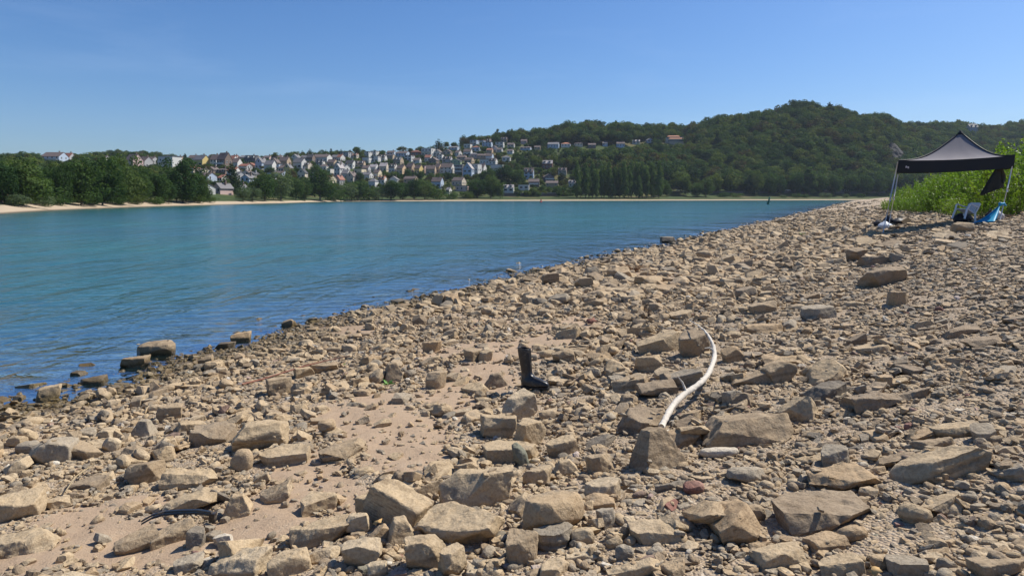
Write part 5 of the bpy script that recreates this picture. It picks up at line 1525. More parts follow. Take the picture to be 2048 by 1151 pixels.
CARP = {'white': simple('car_paint_white', (.75, .75, .75), .3, .02), 'silver': simple('car_paint_silver', (.45, .46, .48), .3, .02, metallic=.5), 'dark': simple('car_paint_dark', (.04, .045, .06), .3, .02)}
M['rubber'] = simple('tyre_rubber', (.02, .02, .02), .8, .1)
def car(p, colr, label):
    root = empty('parked_car', p, R(-8))
    bm = bmesh.new()
    prof = [(-2.1, .35), (-2.15, .75), (-1.3, .92), (1.5, .95), (2.1, .80), (2.15, .35)]
    lo = [bm.verts.new((x, -.85, z)) for x, z in prof]; hi = [bm.verts.new((x, .85, z)) for x, z in prof]
    bm.faces.new(lo); bm.faces.new(hi[::-1])
    for i in range(6):
        bm.faces.new((lo[i], hi[i], hi[(i + 1) % 6], lo[(i + 1) % 6]))
    obj('body', bm_mesh('body', bm, CARP[colr]), root)
    bm = bmesh.new()
    prof = [(-1.25, .93), (-.55, 1.44), (1.05, 1.46), (1.6, .94)]
    lo = [bm.verts.new((x, -.72, z)) for x, z in prof]; hi = [bm.verts.new((x, .72, z)) for x, z in prof]
    bm.faces.new(lo); bm.faces.new(hi[::-1])
    for i in range(4):
        bm.faces.new((lo[i], hi[i], hi[(i + 1) % 4], lo[(i + 1) % 4]))
    cb = obj('cabin_glass', bm_mesh('cabin_glass', bm, M['glass']), root)
    bm = bmesh.new(); add_box(bm, (.25, 0, 1.47), (1.5, 1.4, .05)); obj('roof_panel', bm_mesh('roof_panel', bm, CARP[colr]), root)
    for sx in (-1.3, 1.35):
        for sy in (-.82, .82):
            bm = bmesh.new()
            bmesh.ops.create_cone(bm, cap_ends=True, segments=12, radius1=.32, radius2=.32, depth=.2, matrix=Matrix.Translation((sx, sy, .32)) @ Matrix.Rotation(R(90), 4, 'X'))
            obj('wheel', bm_mesh('wheel', bm, M['rubber']), root)
    tag(root, label, 'car', 'cars on the far bank road')
CARS = [(1357, 'white'), (1548, 'white'), (1575, 'silver'), (1614, 'white'), (1622, 'dark'), (1650, 'white'), (1686, 'silver'), (1694, 'white')]
cn = {}
for u, cl in CARS:
    i = int(np.argmin([abs(u - (1024 + F * q_.x / q_.y)) for q_ in pts]))
    q0 = pts[i]; yy = np.interp((u - 1024) / F, [q_.x / q_.y for q_ in pts], [q_.y for q_ in pts]); zz = np.interp((u - 1024) / F, [q_.x / q_.y for q_ in pts], [q_.z for q_ in pts])
    cn[cl] = cn.get(cl, 0) + 1
    car(Vector(((u - 1024) / F * yy, yy - .5, zz + .605)), cl, '%s car on the far bank road, %s %s car from the left' % (cl, ORD[cn[cl] - 1], cl))

# dry reed bed at the left end of the sandbar
rnd = np.random.default_rng(77)
n = 5200
u = rnd.uniform(-260, 108, n); d = np.interp(u, BU, BD) + rnd.uniform(17, 34, n)
x = (u - 1024) / F * d; z = far_z(u, d)
hh = rnd.uniform(.9, 2.1, n) * np.interp(u, [-260, 60, 80, 108], [1, 1, .75, .35])
lean = rnd.normal(0, .22, (n, 2))
w = rnd.uniform(.03, .07, n); ang = rnd.uniform(0, 6.28, n)
dx, dy = np.cos(ang) * w, np.sin(ang) * w
v = np.stack([np.stack([x - dx, d - dy, z - .1], 1), np.stack([x + dx, d + dy, z - .1], 1), np.stack([x + dx * .5 + lean[:, 0] * hh, d + dy * .5 + lean[:, 1] * hh, z + hh], 1), np.stack([x - dx * .5 + lean[:, 0] * hh, d - dy * .5 + lean[:, 1] * hh, z + hh], 1)], 1).reshape(-1, 3)
o = obj('reeds', npmesh('reeds', v, np.arange(4 * n).reshape(n, 4), M['reed']))
tag(o, 'rust brown dry reed bed at the left end of the far sandbar', 'reeds', None, 'stuff')

# steel lookout on the ridge
p = far_at(1832, 258)
root = empty('lookout_platform', p, 0)
M['steel'] = simple('grey_steel', (.16, .16, .17), .5, .1, metallic=.3)
for sx in (-7, -2, 3):
    bm = bmesh.new(); tube(bm, [(sx, 0, -2), (sx + .4, 0, 7)], .25, 6); obj('post', bm_mesh('post', bm, M['steel']), root)
bm = bmesh.new(); add_box(bm, (-2, 0, 7.2), (18, 4, .5)); obj('deck', bm_mesh('deck', bm, M['steel']), root)
bm = bmesh.new(); tube(bm, [(-11, -2, 8.4), (7, -2, 8.4)], .12, 5); obj('handrail', bm_mesh('handrail', bm, M['steel']), root)
tag(root, 'flat grey lookout platform on posts on the right ridge', 'platform')

# buoys
def buoy(u, v, colr, kind, label):
    d = F * EYE / (v - HZ)
    p = Vector(((u - 1024) / F * d, d, 0))
    root = empty('channel_buoy', p, 0); root.scale = (.75, .75, .75) if kind == 'red' else (1, 1, 1)
    mm = simple('buoy_' + kind, colr, .5, .1)
    bm = bmesh.new()
    if kind == 'red':
        tube(bm, [(0, 0, -.3), (0, 0, .25), (0, 0, .4)], [.8, .8, .5], 14); obj('float', bm_mesh('float', bm, mm, False), root)
        bm = bmesh.new(); tube(bm, [(0, 0, .4), (0, 0, 1.6), (0, 0, 1.7)], [.42, .26, .26], 12); obj('tower', bm_mesh('tower', bm, mm), root)
        bm = bmesh.new(); tube(bm, [(0, 0, 1.7), (0, 0, 2.0)], .36, 12); obj('topmark', bm_mesh('topmark', bm, mm), root)
    else:
        tube(bm, [(-.35, 0, -.4), (-.1, 0, .5), (.15, 0, 1.3), (.26, 0, 1.9)], [.36, .34, .26, .18], 12); obj('spar', bm_mesh('spar', bm, mm), root)
        bm = bmesh.new(); tube(bm, [(.26, 0, 1.9), (.34, 0, 2.35)], [.32, .05], 10); obj('topmark', bm_mesh('topmark', bm, mm), root)
    tag(root, label, 'buoy')
buoy(1082, 404.5, (.42, .035, .03), 'red', 'small red channel buoy on the river before the far bank')
buoy(1537, 408.8, (.02, .13, .08), 'green', 'leaning dark green spar buoy on the river right of centre')

# ------------------------------------------------------------------ the canopy camp at the right
KC = 17.6
def cp(u, v, d=KC):
    return Vector(((u - 1024) / F * d, d, EYE - (v - HZ) / F * d))
M['canopy'] = simple('sheen_grey_canopy_fabric', (.19, .178, .192), .8, .08, 5, .05, spec=.15)  # sheen of the sunlit black roof cloth painted as a grey base
M['valance'] = simple('canopy_valance_fabric', (.012, .012, .014), .6, .1, 6)
M['pole'] = simple('pole_metal', (.55, .56, .58), .4, .04, metallic=.4)
fl = cp(1797, 321, 21.6)                                   # front left eaves corner
yawc = R(-28.0)
ex = Vector((math.cos(yawc), math.sin(yawc), 0)) * 3.0; ex.z = .02
ey = Vector((-math.sin(yawc), math.cos(yawc), 0)) * 3.0
fr = fl + ex; fr.z = EYE + (HZ - 311) / F * fr.y
bl, br = fl + ey + Vector((.16, 0, .06)), fr + ey + Vector((.1, 0, .10))
apex = cp(1921, 265, 22.2)
root = empty('canopy_tent', ((fl.x + fr.x) / 2 - .35, (fl.y + bl.y) / 2, float(beach((fl.x + fr.x) / 2, (fl.y + bl.y) / 2))), 0)
ro = root.location.copy()
def cobj(name, me, parent=None):
    o = bpy.data.objects.new(name, me); link(o, parent or root)
    if parent is None:
        o.location = -ro
    return o
def panel(A, B, C, n=14):
    """one roof panel A-B eaves, C peak, slopes sagging inward"""
    vs, fs = [], []
    for i in range(n + 1):
        t = i / n
        for j in range(n + 1):
            s = j / n
            e0 = A.lerp(C, t); e1 = B.lerp(C, t)
            q = e0.lerp(e1, s)
            q = q + Vector((0, 0, -.30 * math.sin(math.pi * t) * (1 - .35 * t))) + Vector((0, 0, -.05 * math.sin(math.pi * s) * (1 - t)))
            q.z += .008 * math.sin(s * 23 + t * 9) * (1 - t)
            vs.append(q)
    for i in range(n):
        for j in range(n):
            k = i * (n + 1) + j
            fs.append((k, k + 1, k + n + 2, k + n + 1))
    return vs, fs
for A, B in ((fl, fr), (fr, br), (br, bl), (bl, fl)):
    vs, fs = panel(A, B, apex)
    pn = cobj('roof_panel', pymesh('roof_panel', vs, fs, M['canopy'], True))
# corner seams
for A in (fl, fr, br, bl):
    bm = bmesh.new()
    pts_ = [A.lerp(apex, i / 10) + Vector((0, 0, -.30 * math.sin(math.pi * i / 10) * (1 - .035 * i) + .012)) for i in range(11)]
    tube(bm, pts_, .022, 6); cobj('seam', bm_mesh('seam', bm, M['valance'], True))
bm = bmesh.new(); tube(bm, [apex + Vector((0, 0, -.06)), apex + Vector((0, 0, .05))], [.10, .03], 10); cobj('peak_cap', bm_mesh('peak_cap', bm, M['valance']))
vh = .37
for A, B, nm in ((fl, fr, 'f'), (fr, br, 'r'), (br, bl, 'b'), (bl, fl, 'l')):
    vs, fs = [], []
    n = 24
    nrm = (B - A).cross(Vector((0, 0, 1))).normalized()
    for i in range(n + 1):
        q = A.lerp(B, i / n) + Vector((0, 0, -.05 * math.sin(math.pi * i / n) + .004))
        for k in range(4):
            vs.append(q + Vector((-.05 * k / 3, 0, -vh * k / 3)) + nrm * (.012 * math.sin(i * 1.1 + k) * k / 3 + .006))
    for i in range(n):
        for k in range(3):
            a_ = i * 4 + k
            fs.append((a_, a_ + 1, a_ + 5, a_ + 4))
    va = cobj('valance', pymesh('valance', vs, fs, M['valance'], True))
# small pale print on the left end of the front valance
M['print'] = simple('valance_print', (.55, .50, .52), .7, .05)
q = fl.lerp(fr, .075) + Vector((0, -.03, -.22))
bm = bmesh.new()
add_box(bm, q, (.10, .004, .035), Euler((0, R(-4), yawc))); add_box(bm, q + Vector((.028, 0, -.042)), (.035, .004, .06), Euler((0, R(24), yawc))); add_box(bm, q + Vector((-.03, 0, .028)), (.03, .004, .03), Euler((0, R(40), yawc)))
cobj('printed_mark', bm_mesh('printed_mark', bm, M['print']))
shear = Vector((-.33, 0, 0))
feet = []
for A, uv in ((fl, None), (fr, None), (br, None), (bl, None)):
    f_ = A + Vector((-.42 + (-.06 if A is fl else 0), .05, 0)); f_.z = float(beach(f_.x, f_.y)) - .02
    feet.append(f_)
    mid = A.lerp(f_, .52)
    leg = bmesh.new(); tube(leg, [A + Vector((0, .03, -.04)), mid], .019, 8)
    lo = cobj('leg', bm_mesh('leg', leg, M['pole'], True))
    leg = bmesh.new(); tube(leg, [mid, f_], .014, 8); tube(leg, [mid + Vector((0, 0, .05)), mid - Vector((0, 0, .06))], .026, 8)
    obj('lower_tube', bm_mesh('lower_tube', leg, M['pole'], True), lo)
    leg = bmesh.new(); add_box(leg, f_ + Vector((0, 0, .012)), (.09, .09, .012)); obj('foot_plate', bm_mesh('foot_plate', leg, M['pole']), lo)
for A, B in ((fl, fr), (fr, br), (br, bl), (bl, fl)):
    for i in range(2):
        P0 = A.lerp(B, i * .5); P1 = A.lerp(B, i * .5 + .5)
        bm = bmesh.new(); tube(bm, [P0 + Vector((0, .05, -.06)), P1 + Vector((0, .05, -.30))], .011, 5); tube(bm, [P0 + Vector((0, .065, -.30)), P1 + Vector((0, .065, -.06))], .011, 5)
        cobj('truss', bm_mesh('truss', bm, M['pole']))
tag(root, 'leaning pop-up canopy with sheen-greyed roof and black valance on thin metal legs', 'canopy')

# dark jacket hanging below the right end of the valance
M['jacket'] = simple('olive_cloth', (.030, .028, .020), .85, .3, 9, .4)
top_ = fr.lerp(fl, .14) + Vector((.06, .12, -vh + .04))
root = empty('hanging_jacket', top_, 0)
vs, fs = [], []
n, k = 28, 12
for i in range(k + 1):
    t = i / k
    for j in range(n):
        a_ = 2 * math.pi * j / n
        r = .05 + .26 * t ** .8
        fold = 1 + .22 * t * math.sin(a_ * 5 + t * 2)
        vs.append((-.26 * t * .75 + math.cos(a_) * r * fold * (1.0 if t < .95 else .9) + .04, math.sin(a_) * r * .55 * fold, -.72 * t * (1 + .16 * math.cos(a_ + .4) * -1)))
for i in range(k):
    for j in range(n):
        fs.append((i * n + j, i * n + (j + 1) % n, (i + 1) * n + (j + 1) % n, (i + 1) * n + j))
obj('jacket_body', pymesh('jacket_body', vs, fs, M['jacket'], True), root)
bm = bmesh.new(); tube(bm, [(.10, -.04, -.03), (.17, -.03, -.28), (.14, -.02, -.46)], [.05, .07, .06], 9); obj('sleeve', bm_mesh('sleeve', bm, M['jacket'], True), root)
bm = bmesh.new(); tube(bm, [(-.16, 0, -.01), (.02, 0, .03), (.20, 0, -.02)], .012, 6); obj('hanger', bm_mesh('hanger', bm, M['pole'], True), root)
tag(root, 'dark olive jacket hanging under the right end of the canopy', 'jacket')

# white plastic chair tipped back
M['plastic'] = simple('white_plastic', (.66, .66, .68), .35, .03)
def bend_box(pts, wdt, thk, name, parent):
    """a flat strap through pts"""
    bm = bmesh.new()
    rows = []
    for i, p_ in enumerate(pts):
        p_ = Vector(p_); t = (Vector(pts[min(i + 1, len(pts) - 1)]) - Vector(pts[max(i - 1, 0)])).normalized()
        w_ = wdt[i] if isinstance(wdt, list) else wdt
        side = Vector((0, 1, 0)); nn = t.cross(side).normalized()
        rows.append([bm.verts.new(p_ + side * w_ / 2 + nn * thk / 2), bm.verts.new(p_ - side * w_ / 2 + nn * thk / 2), bm.verts.new(p_ - side * w_ / 2 - nn * thk / 2), bm.verts.new(p_ + side * w_ / 2 - nn * thk / 2)])
    for a_, c_ in zip(rows, rows[1:]):
        for j in range(4):
            bm.faces.new((a_[j], a_[(j + 1) % 4], c_[(j + 1) % 4], c_[j]))
    bm.faces.new(rows[0]); bm.faces.new(rows[-1][::-1])
    bmesh.ops.recalc_face_normals(bm, faces=bm.faces[:])
    return obj(name, bm_mesh(name, bm, M['plastic'], False), parent)
g = ground_at(1927, 447)
chair = empty('plastic_chair', g + Vector((0, 0, .02)), R(200))
chair.rotation_euler = (0, R(-19), R(200)); chair.scale = (.76, .76, .76); chair.location.z += .05
bend_box([(.24, 0, .43), (.0, 0, .40), (-.22, 0, .39)], [.46, .46, .42], .025, 'seat', chair)
for y_ in (-.23, .23):
    bend_box([(.26, y_, .44), (.31, y_ * 1.12, .0)], [.06, .05], .05, 'leg', chair)
    bend_box([(-.22, y_ * .95, .42), (-.33, y_ * 1.1, .0)], [.06, .05], .05, 'leg', chair)
    bend_box([(.25, y_ * 1.1, .42), (.24, y_ * 1.2, .58), (.18, y_ * 1.2, .65), (-.12, y_ * 1.2, .66), (-.28, y_ * 1.02, .68)], .055, .03, 'armrest', chair)
    bend_box([(-.22, y_ * .95, .40), (-.30, y_ * .98, .62), (-.38, y_ * .9, .86)], .055, .03, 'back_post', chair)
bend_box([(-.37, 0, .82), (-.395, 0, .90)], [.42, .36], .03, 'back_rail', chair)
for y_ in (-.14, -.07, 0, .07, .14):
    bend_box([(-.225, y_, .41), (-.29, y_, .62), (-.37, y_, .83)], .045, .018, 'back_slat', chair)
tag(chair, 'white plastic armchair tipped back under the canopy', 'chair')

# blue sheet tied to the front right leg
M['blue'] = simple('blue_sheet', (.012, .27, .46), .55, .12, 6, .2)
knot = cp(2001, 408, 20.0)
root = empty('blue_sheet', Vector((knot.x - .45, knot.y, float(beach(knot.x - .45, knot.y)))), 0)
r0 = root.location.copy()
A = knot; B = ground_at(1940, 449); C_ = ground_at(1992, 446)
B.z = float(beach(B.x, B.y)) + .04; C_.z = float(beach(C_.x, C_.y)) + .05
vs, fs = [], []
n = 18
for i in range(n + 1):
    t = i / n
    for j in range(n + 1):
        s = j / n
        q = A.lerp(B.lerp(C_, s), t)
        q = q + Vector((0, -.10 * math.sin(s * 9 + 1) * t, -.07 * math.sin(math.pi * t) * (1 - .3 * s) + .05 * math.sin(s * 11) * t * (1 - t) * 2))
        q.z = max(q.z, float(beach(q.x, q.y)) + .03)
        vs.append(q - r0)
for i in range(n):
    for j in range(n):
        a_ = i * (n + 1) + j
        fs.append((a_, a_ + 1, a_ + n + 2, a_ + n + 1))
so = obj('sheet_cloth', pymesh('sheet_cloth', vs, fs, M['blue'], True), root)
md = so.modifiers.new('thickness', 'SOLIDIFY'); md.thickness = .004
bm = bmesh.new(); bmesh.ops.create_icosphere(bm, subdivisions=2, radius=.06, matrix=Matrix.Translation(A - r0)); tube(bm, [A - r0, A - r0 + Vector((.09, -.02, .01)), A - r0 + Vector((.14, -.03, -.05))], [.03, .05, .02], 7)
obj('knot', bm_mesh('knot', bm, M['blue'], True), root)
tag(root, 'bright blue sheet tied to the right canopy leg and trailing on the stones', 'sheet')

# bags: lumpy sacks built from crumpled balls
def sack(name, u, v, w, h, m_, label, seed, squash=.8, parts=(), cat='bag'):
    g = ground_at(u, v)
    k = g.y / F
    W, H = w * k, h * k
    root = empty(name, g, random.uniform(-.3, .3))
    bm = bmesh.new(); bmesh.ops.create_icosphere(bm, subdivisions=4, radius=.5)
    co = np.array([q_.co[:] for q_ in bm.verts])
    d = .16 * fbm(co[:, 0] * 3 + seed, co[:, 1] * 3, co[:, 2] * 3, 3, 3) + .07 * np.abs(fbm(co[:, 0] * 8 + seed, co[:, 1] * 8, co[:, 2] * 8, 3, 8))
    co = co * (1 + d * 1.6)[:, None]
    co[:, 2] = np.maximum(co[:, 2], -.36)
    pinch = np.clip((co[:, 2] - .1) / .45, 0, 1)
    co[:, :2] *= (1 - .55 * pinch * squash)[:, None]
    for q_, c_ in zip(bm.verts, co):
        q_.co = Vector((c_[0] * W, c_[1] * W * .7, (c_[2] + .36) * H / .9))
    obj('sack_body', bm_mesh('sack_body', bm, m_, True), root)
    bm = bmesh.new()
    tube(bm, [(-.10 * W, 0, H * .9), (-.06 * W, .02, H * 1.06), (.05 * W, .0, H * 1.08), (.10 * W, 0, H * .9)], .012, 6)
    obj('handle', bm_mesh('handle', bm, m_, True), root)
    tag(root, label, cat)
    return root
M['whitebag'] = simple('white_plastic_bag', (.50, .55, .62), .45, .1, 5, .3)
M['blackbag'] = simple('black_bag', (.018, .018, .022), .6, .2, 8, .3)
M['greybag'] = simple('grey_bag', (.45, .43, .42), .6, .15, 8, .3)
M['darkcloth'] = simple('charcoal_cloth', (.03, .032, .042), .85, .3, 8, .4)
sack('plastic_bag', 1770, 458, 28, 15, M['whitebag'], 'crumpled white plastic bag at the left canopy legs', 1)
sack('backpack', 1777, 452, 20, 24, M['darkcloth'], 'upright dark backpack behind the white plastic bag', 5, 1.0)
sack('dark_bundle', 1756, 452, 18, 13, M['darkcloth'], 'low dark bundle left of the upright backpack', 9)
sack('black_bag', 1799, 449, 26, 14, M['blackbag'], 'black bag slumped right of the upright backpack', 13)
sack('grey_bag', 1996, 440, 24, 20, M['greybag'], 'grey and white bag behind the knotted end of the blue sheet', 17)
sack('black_bundle', 1982, 439, 22, 20, M['darkcloth'], 'dark bundle between the blue sheet and the grey bag', 21)
sack('dark_duffel', 1925, 445, 36, 20, M['blackbag'], 'dark bag lying beneath the plastic chair', 25, .3)
g = ground_at(1813, 447)
root = empty('cardboard_sheet', g, R(15))
bm = bmesh.new(); add_box(bm, (0, 0, .08), (.36, .015, .22), Euler((R(-28), R(-22), 0))); obj('board', bm_mesh('board', bm, simple('cardboard', (.22, .16, .09), .9, .15, 8)), root)
bm = bmesh.new(); add_box(bm, (-.05, .12, .06), (.30, .012, .16), Euler((R(38), R(-14), 0))); obj('flap', bm_mesh('flap', bm, M['darkcloth']), root)
tag(root, 'folded brown cardboard leaning behind the black bag', 'cardboard')

# ------------------------------------------------------------------ green herbs and bushes behind the canopy
M['stem'] = simple('herb_stem', (.16, .17, .05), .8, .2, 5)
def herb_mesh(seed, n_stems, h, spread, leaf, per, elong=2.6):
    rnd = np.random.default_rng(seed)
    bm = bmesh.new()
    cen = []
    for i in range(n_stems):
        a_ = rnd.uniform(0, 6.28); r = spread * math.sqrt(rnd.uniform(0, 1))
        b0 = Vector((math.cos(a_) * r * .75, math.sin(a_) * r * .75, -.05))
        hh_ = h * rnd.uniform(.55, 1.0) * (1 - .35 * (r / spread) ** 2)
        tip = b0 + Vector((math.cos(a_) * r * .4 + rnd.normal(0, .10), math.sin(a_) * r * .4 + rnd.normal(0, .10), hh_))
        tube(bm, [b0, b0.lerp(tip, .5) + Vector((rnd.normal(0, .03), rnd.normal(0, .03), 0)), tip], [.012, .009, .004], 3, False)
        m_ = int(per * hh_ / h)
        t = rnd.uniform(.08, 1.0, m_) ** .8
        base = np.array(b0)[None] * (1 - t)[:, None] + np.array(tip)[None] * t[:, None]
        off = rnd.normal(0, 1, (m_, 3)); off /= np.linalg.norm(off, axis=1)[:, None]; off[:, 2] *= .6
        cen.append(base + off * (rnd.uniform(.03, .16, m_) * (1.25 - .8 * t))[:, None])
    cen = np.concatenate(cen)
    v, q = leaf_quads(cen, leaf, rnd, elong, .0)
    return npmesh('foliage', v, q, M['leaf_near']), bm_mesh('stems', bm, M['stem'])
HERB = [herb_mesh(31 + i, 44, 2.0, .85, .022, 78) for i in range(3)] + [herb_mesh(51 + i, 40, 1.25, .8, .022, 60) for i in range(2)]
herb_spots = []
rr = random.Random(3)
for row, (s_, hs, n_) in enumerate(((11.3, .66, 14), (12.3, 1.05, 14), (13.5, 1.38, 14), (15.2, 1.7, 13))):
    for i in range(n_):
        y = (22.5 if row < 2 else 20.5) + (i + rr.uniform(-.25, .25)) * (2.7 if row < 3 else 3.2)
        s0 = s_ - np.interp(y, [15, 30, 52], [-.6, .3, 1.6]) + rr.uniform(-.3, .3)
        x = s0 / SHK - 9 + .52 * y
        herb_spots.append((x, y, hs * rr.uniform(.85, 1.15) * np.interp(y, [15, 22, 40, 56], [1.12, 1.0, .95, .8]), row))
hl = []
for i, (x, y, sc, row) in enumerate(herb_spots):
    z = float(beach(x, y))
    u_, v_ = to_px(x, y, z)
    if u_ > 2150 or u_ < 1760:
        continue
    fo, st = HERB[i % 3] if row else HERB[3 + i % 2]
    root = empty('riverside_bush', (x, y, z), rr.uniform(0, 6.28))
    sc2 = sc if row else sc * 1.3
    for nm, me in (('foliage', fo), ('stems', st)):
        o = bpy.data.objects.new(nm, me); link(o, root); o.scale = (sc2 * 1.15, sc2 * 1.15, sc2)
    hl.append((root, u_, row))
for row in range(4):
    rs = sorted([h for h in hl if h[2] == row], key=lambda a: a[1])
    for i, h_ in enumerate(rs):
        tag(h_[0], '%s behind the canopy, %s from the left' % (['low leafy herb clump in front', 'leafy second-row bush', 'tall third-row bush', 'tall back-row bush'][row], ORD[i]), 'bush', 'green bushes behind the canopy')

# ------------------------------------------------------------------ the boot
M['boot'] = simple('black_rubber', (.012, .012, .014), .33, .3, 14, .12, spec=.5)
nt = M['boot'].node_tree; b = nt.nodes['Principled BSDF']
nz_ = N(nt, 'ShaderNodeTexNoise', Scale=22.0, Detail=6.0, Roughness=.7); nt.links.new(N(nt, 'ShaderNodeNewGeometry').outputs['Position'], nz_.inputs['Vector'])
mud = maprange(nt, nz_.outputs['Fac'], .54, .68, 0, .6)
nt.links.new(mixc(nt, mud, (.012, .012, .014), (.20, .155, .105)), b.inputs['Base Color'])
nt.links.new(math_(nt, 'ADD', .34, math_(nt, 'MULTIPLY', mud, .7)), b.inputs['Roughness'])
M['sole'] = simple('boot_sole', (.02, .019, .018), .8, .2, 20, .3)
g = ground_at(1060, 786)
k = g.y / F
boot = empty('rubber_boot', g + Vector((-.01, .02, .035)), R(-26))
bm = bmesh.new()
rings = []
# local: x forward (toe), z up; centre line of the shaft then foot
sec = [(.380, -.094, .026, .053), (.372, -.096, .028, .055), (.33, -.092, .030, .053), (.27, -.083, .031, .050), (.21, -.073, .032, .046), (.165, -.067, .034, .042), (.135, -.067, .042, .040), (.112, -.070, .066, .040), (.096, -.073, .118, .043), (.078, -.075, .166, .048), (.056, -.076, .198, .050), (.034, -.076, .207, .049), (.016, -.074, .212, .047)]
sg = 28
for (z_, x0_, x1_, ry_) in sec:
    ring = []
    for j in range(sg):
        a_ = 2 * math.pi * j / sg
        cx_, rx_ = (x0_ + x1_) / 2, (x1_ - x0_) / 2
        e_ = .82
        qx = cx_ + rx_ * math.copysign(abs(math.cos(a_)) ** e_, math.cos(a_))
        qy = ry_ * math.copysign(abs(math.sin(a_)) ** e_, math.sin(a_)) * (1 - .14 * max(0, (qx - .02) / .19) if z_ < .1 else 1)
        dz = -.16 * (qx + .034) * max(0, (z_ - .3) / .08) + .004 * math.sin(a_ * 2 + z_ * 90) * (1 if .1 < z_ < .3 else 0)
        ring.append(bm.verts.new((qx + .003 * math.sin(z_ * 120 + j), qy, z_ + dz)))
    rings.append(ring)
for r0_, r1_ in zip(rings, rings[1:]):
    for j in range(sg):
        bm.faces.new((r0_[j], r0_[(j + 1) % sg], r1_[(j + 1) % sg], r1_[j]))
bm.faces.new(rings[-1])
bmesh.ops.recalc_face_normals(bm, faces=bm.faces[:])
bo = obj('boot_upper', bm_mesh('boot_upper', bm, M['boot'], True), boot)
md = bo.modifiers.new('thickness', 'SOLIDIFY'); md.thickness = .004; md.offset = -1
md = bo.modifiers.new('smooth', 'SUBSURF'); md.levels = 1; md.render_levels = 2
bm = bmesh.new()
out = [(-.072, -.03), (-.080, 0), (-.072, .03), (-.03, .04), (.04, .036), (.10, .045), (.16, .044), (.20, .026), (.208, 0), (.20, -.026), (.16, -.044), (.10, -.045), (.04, -.036), (-.03, -.04)]
lo = [bm.verts.new((x, y, 0)) for x, y in out]; hi = [bm.verts.new((x, y, .018)) for x, y in out]
bm.faces.new(lo[::-1]); bm.faces.new(hi)
for i in range(len(out)):
    bm.faces.new((lo[i], lo[(i + 1) % len(out)], hi[(i + 1) % len(out)], hi[i]))
add_box(bm, (-.035, 0, -.009), (.06, .07, .02))
obj('sole', bm_mesh('sole', bm, M['sole']), boot)
bm = bmesh.new()
tp = []
for j in range(sg + 1):
    a_ = 2 * math.pi * j / sg
    qx = -.034 + .061 * math.copysign(abs(math.cos(a_)) ** .82, math.cos(a_)); qy = .054 * math.copysign(abs(math.sin(a_)) ** .82, math.sin(a_))
    tp.append(Vector((qx, qy, .379 - .16 * (qx + .034))))
tube(bm, tp, .0035, 6); obj('rim', bm_mesh('rim', bm, M['boot'], True), boot)
boot.rotation_euler = (R(-5), R(-4), R(-24)); boot.scale = (.90, .90, .88)
tag(boot, 'single black rubber boot standing upright among the stones', 'boot')

# ------------------------------------------------------------------ driftwood
M['drift'] = simple('bleached_wood', (.56, .51, .43), .8, .16, 26, .6)
def driftwood():
    path = [(1323, 853, 15.5, .10), (1334, 831, 15, .12), (1347, 809, 15, .13), (1366, 790, 14.5, .13), (1385, 777, 14, .13), (1402, 764, 13, .13), (1416, 748, 12.5, .13), (1425, 728, 12, .14), (1429, 712, 11.5, .14), (1427, 694, 8.8, .2), (1421, 678, 6.8, .25), (1410, 662, 4.8, .28), (1396, 650, 3.2, .28), (1379, 639, 1.6, .26)]
    P3, rad = [], []
    for (u, v, wpx, off) in path:
        d = ground_at(u, v, off)
        P3.append(d); rad.append(wpx / 2 * d.y / F * .82)
    ys = np.array([p_.y for p_ in P3]); ys = np.convolve(np.pad(ys, 1, 'edge'), [.25, .5, .25], 'valid')
    out = []
    for (u, v, w_, o_), y in zip(path, ys):
        out.append(Vector(((u - 1024) / F * y, y, EYE - (v - HZ) / F * y)))
    # refine with Catmull-Rom so that the bends are round
    fine, fr_ = [], []
    for i in range(len(out) - 1):
        p0, p1, p2, p3 = out[max(i - 1, 0)], out[i], out[i + 1], out[min(i + 2, len(out) - 1)]
        for k in range(5):
            t = k / 5
            q = .5 * ((2 * p1) + (p2 - p0) * t + (2 * p0 - 5 * p1 + 4 * p2 - p3) * t * t + (3 * p1 - p0 - 3 * p2 + p3) * t ** 3)
            fine.append(q); fr_.append((rad[i] * (1 - t) + rad[i + 1] * t) * (1 + .10 * math.sin(i * 5 + k * 1.7)))
    fine.append(out[-1]); fr_.append(rad[-1])
    base = fine[0].copy()
    root = empty('driftwood_branch', base, 0)
    bm = bmesh.new(); tube(bm, [p_ - base for p_ in fine], fr_, 12)
    co = np.array([v_.co[:] for v_ in bm.verts])
    dn = fbm(co[:, 0] * 26, co[:, 1] * 26, co[:, 2] * 26, 3, 4)
    for v_, d_ in zip(bm.verts, dn):
        v_.co += Vector((d_ * .004, 0, d_ * .006))
    obj('branch_stem', bm_mesh('branch_stem', bm, M['drift'], True), root)
    for (k, du, dv, ln) in ((43, -26, -6, .9), (17, -24, -44, .8), (25, 4, -12, .7)):
        q = fine[min(k, len(fine) - 1)] - base
        e = q + Vector((du / F * base.y * ln, 0.02, -dv / F * base.y * ln))
        bm = bmesh.new(); tube(bm, [q, q.lerp(e, .5) + Vector((0, 0, .015)), e], [.010, .007, .003], 7); obj('twig', bm_mesh('twig', bm, M['drift'], True), root)
    tag(root, 'long bleached white driftwood branch curving over the stones', 'branch')
driftwood()

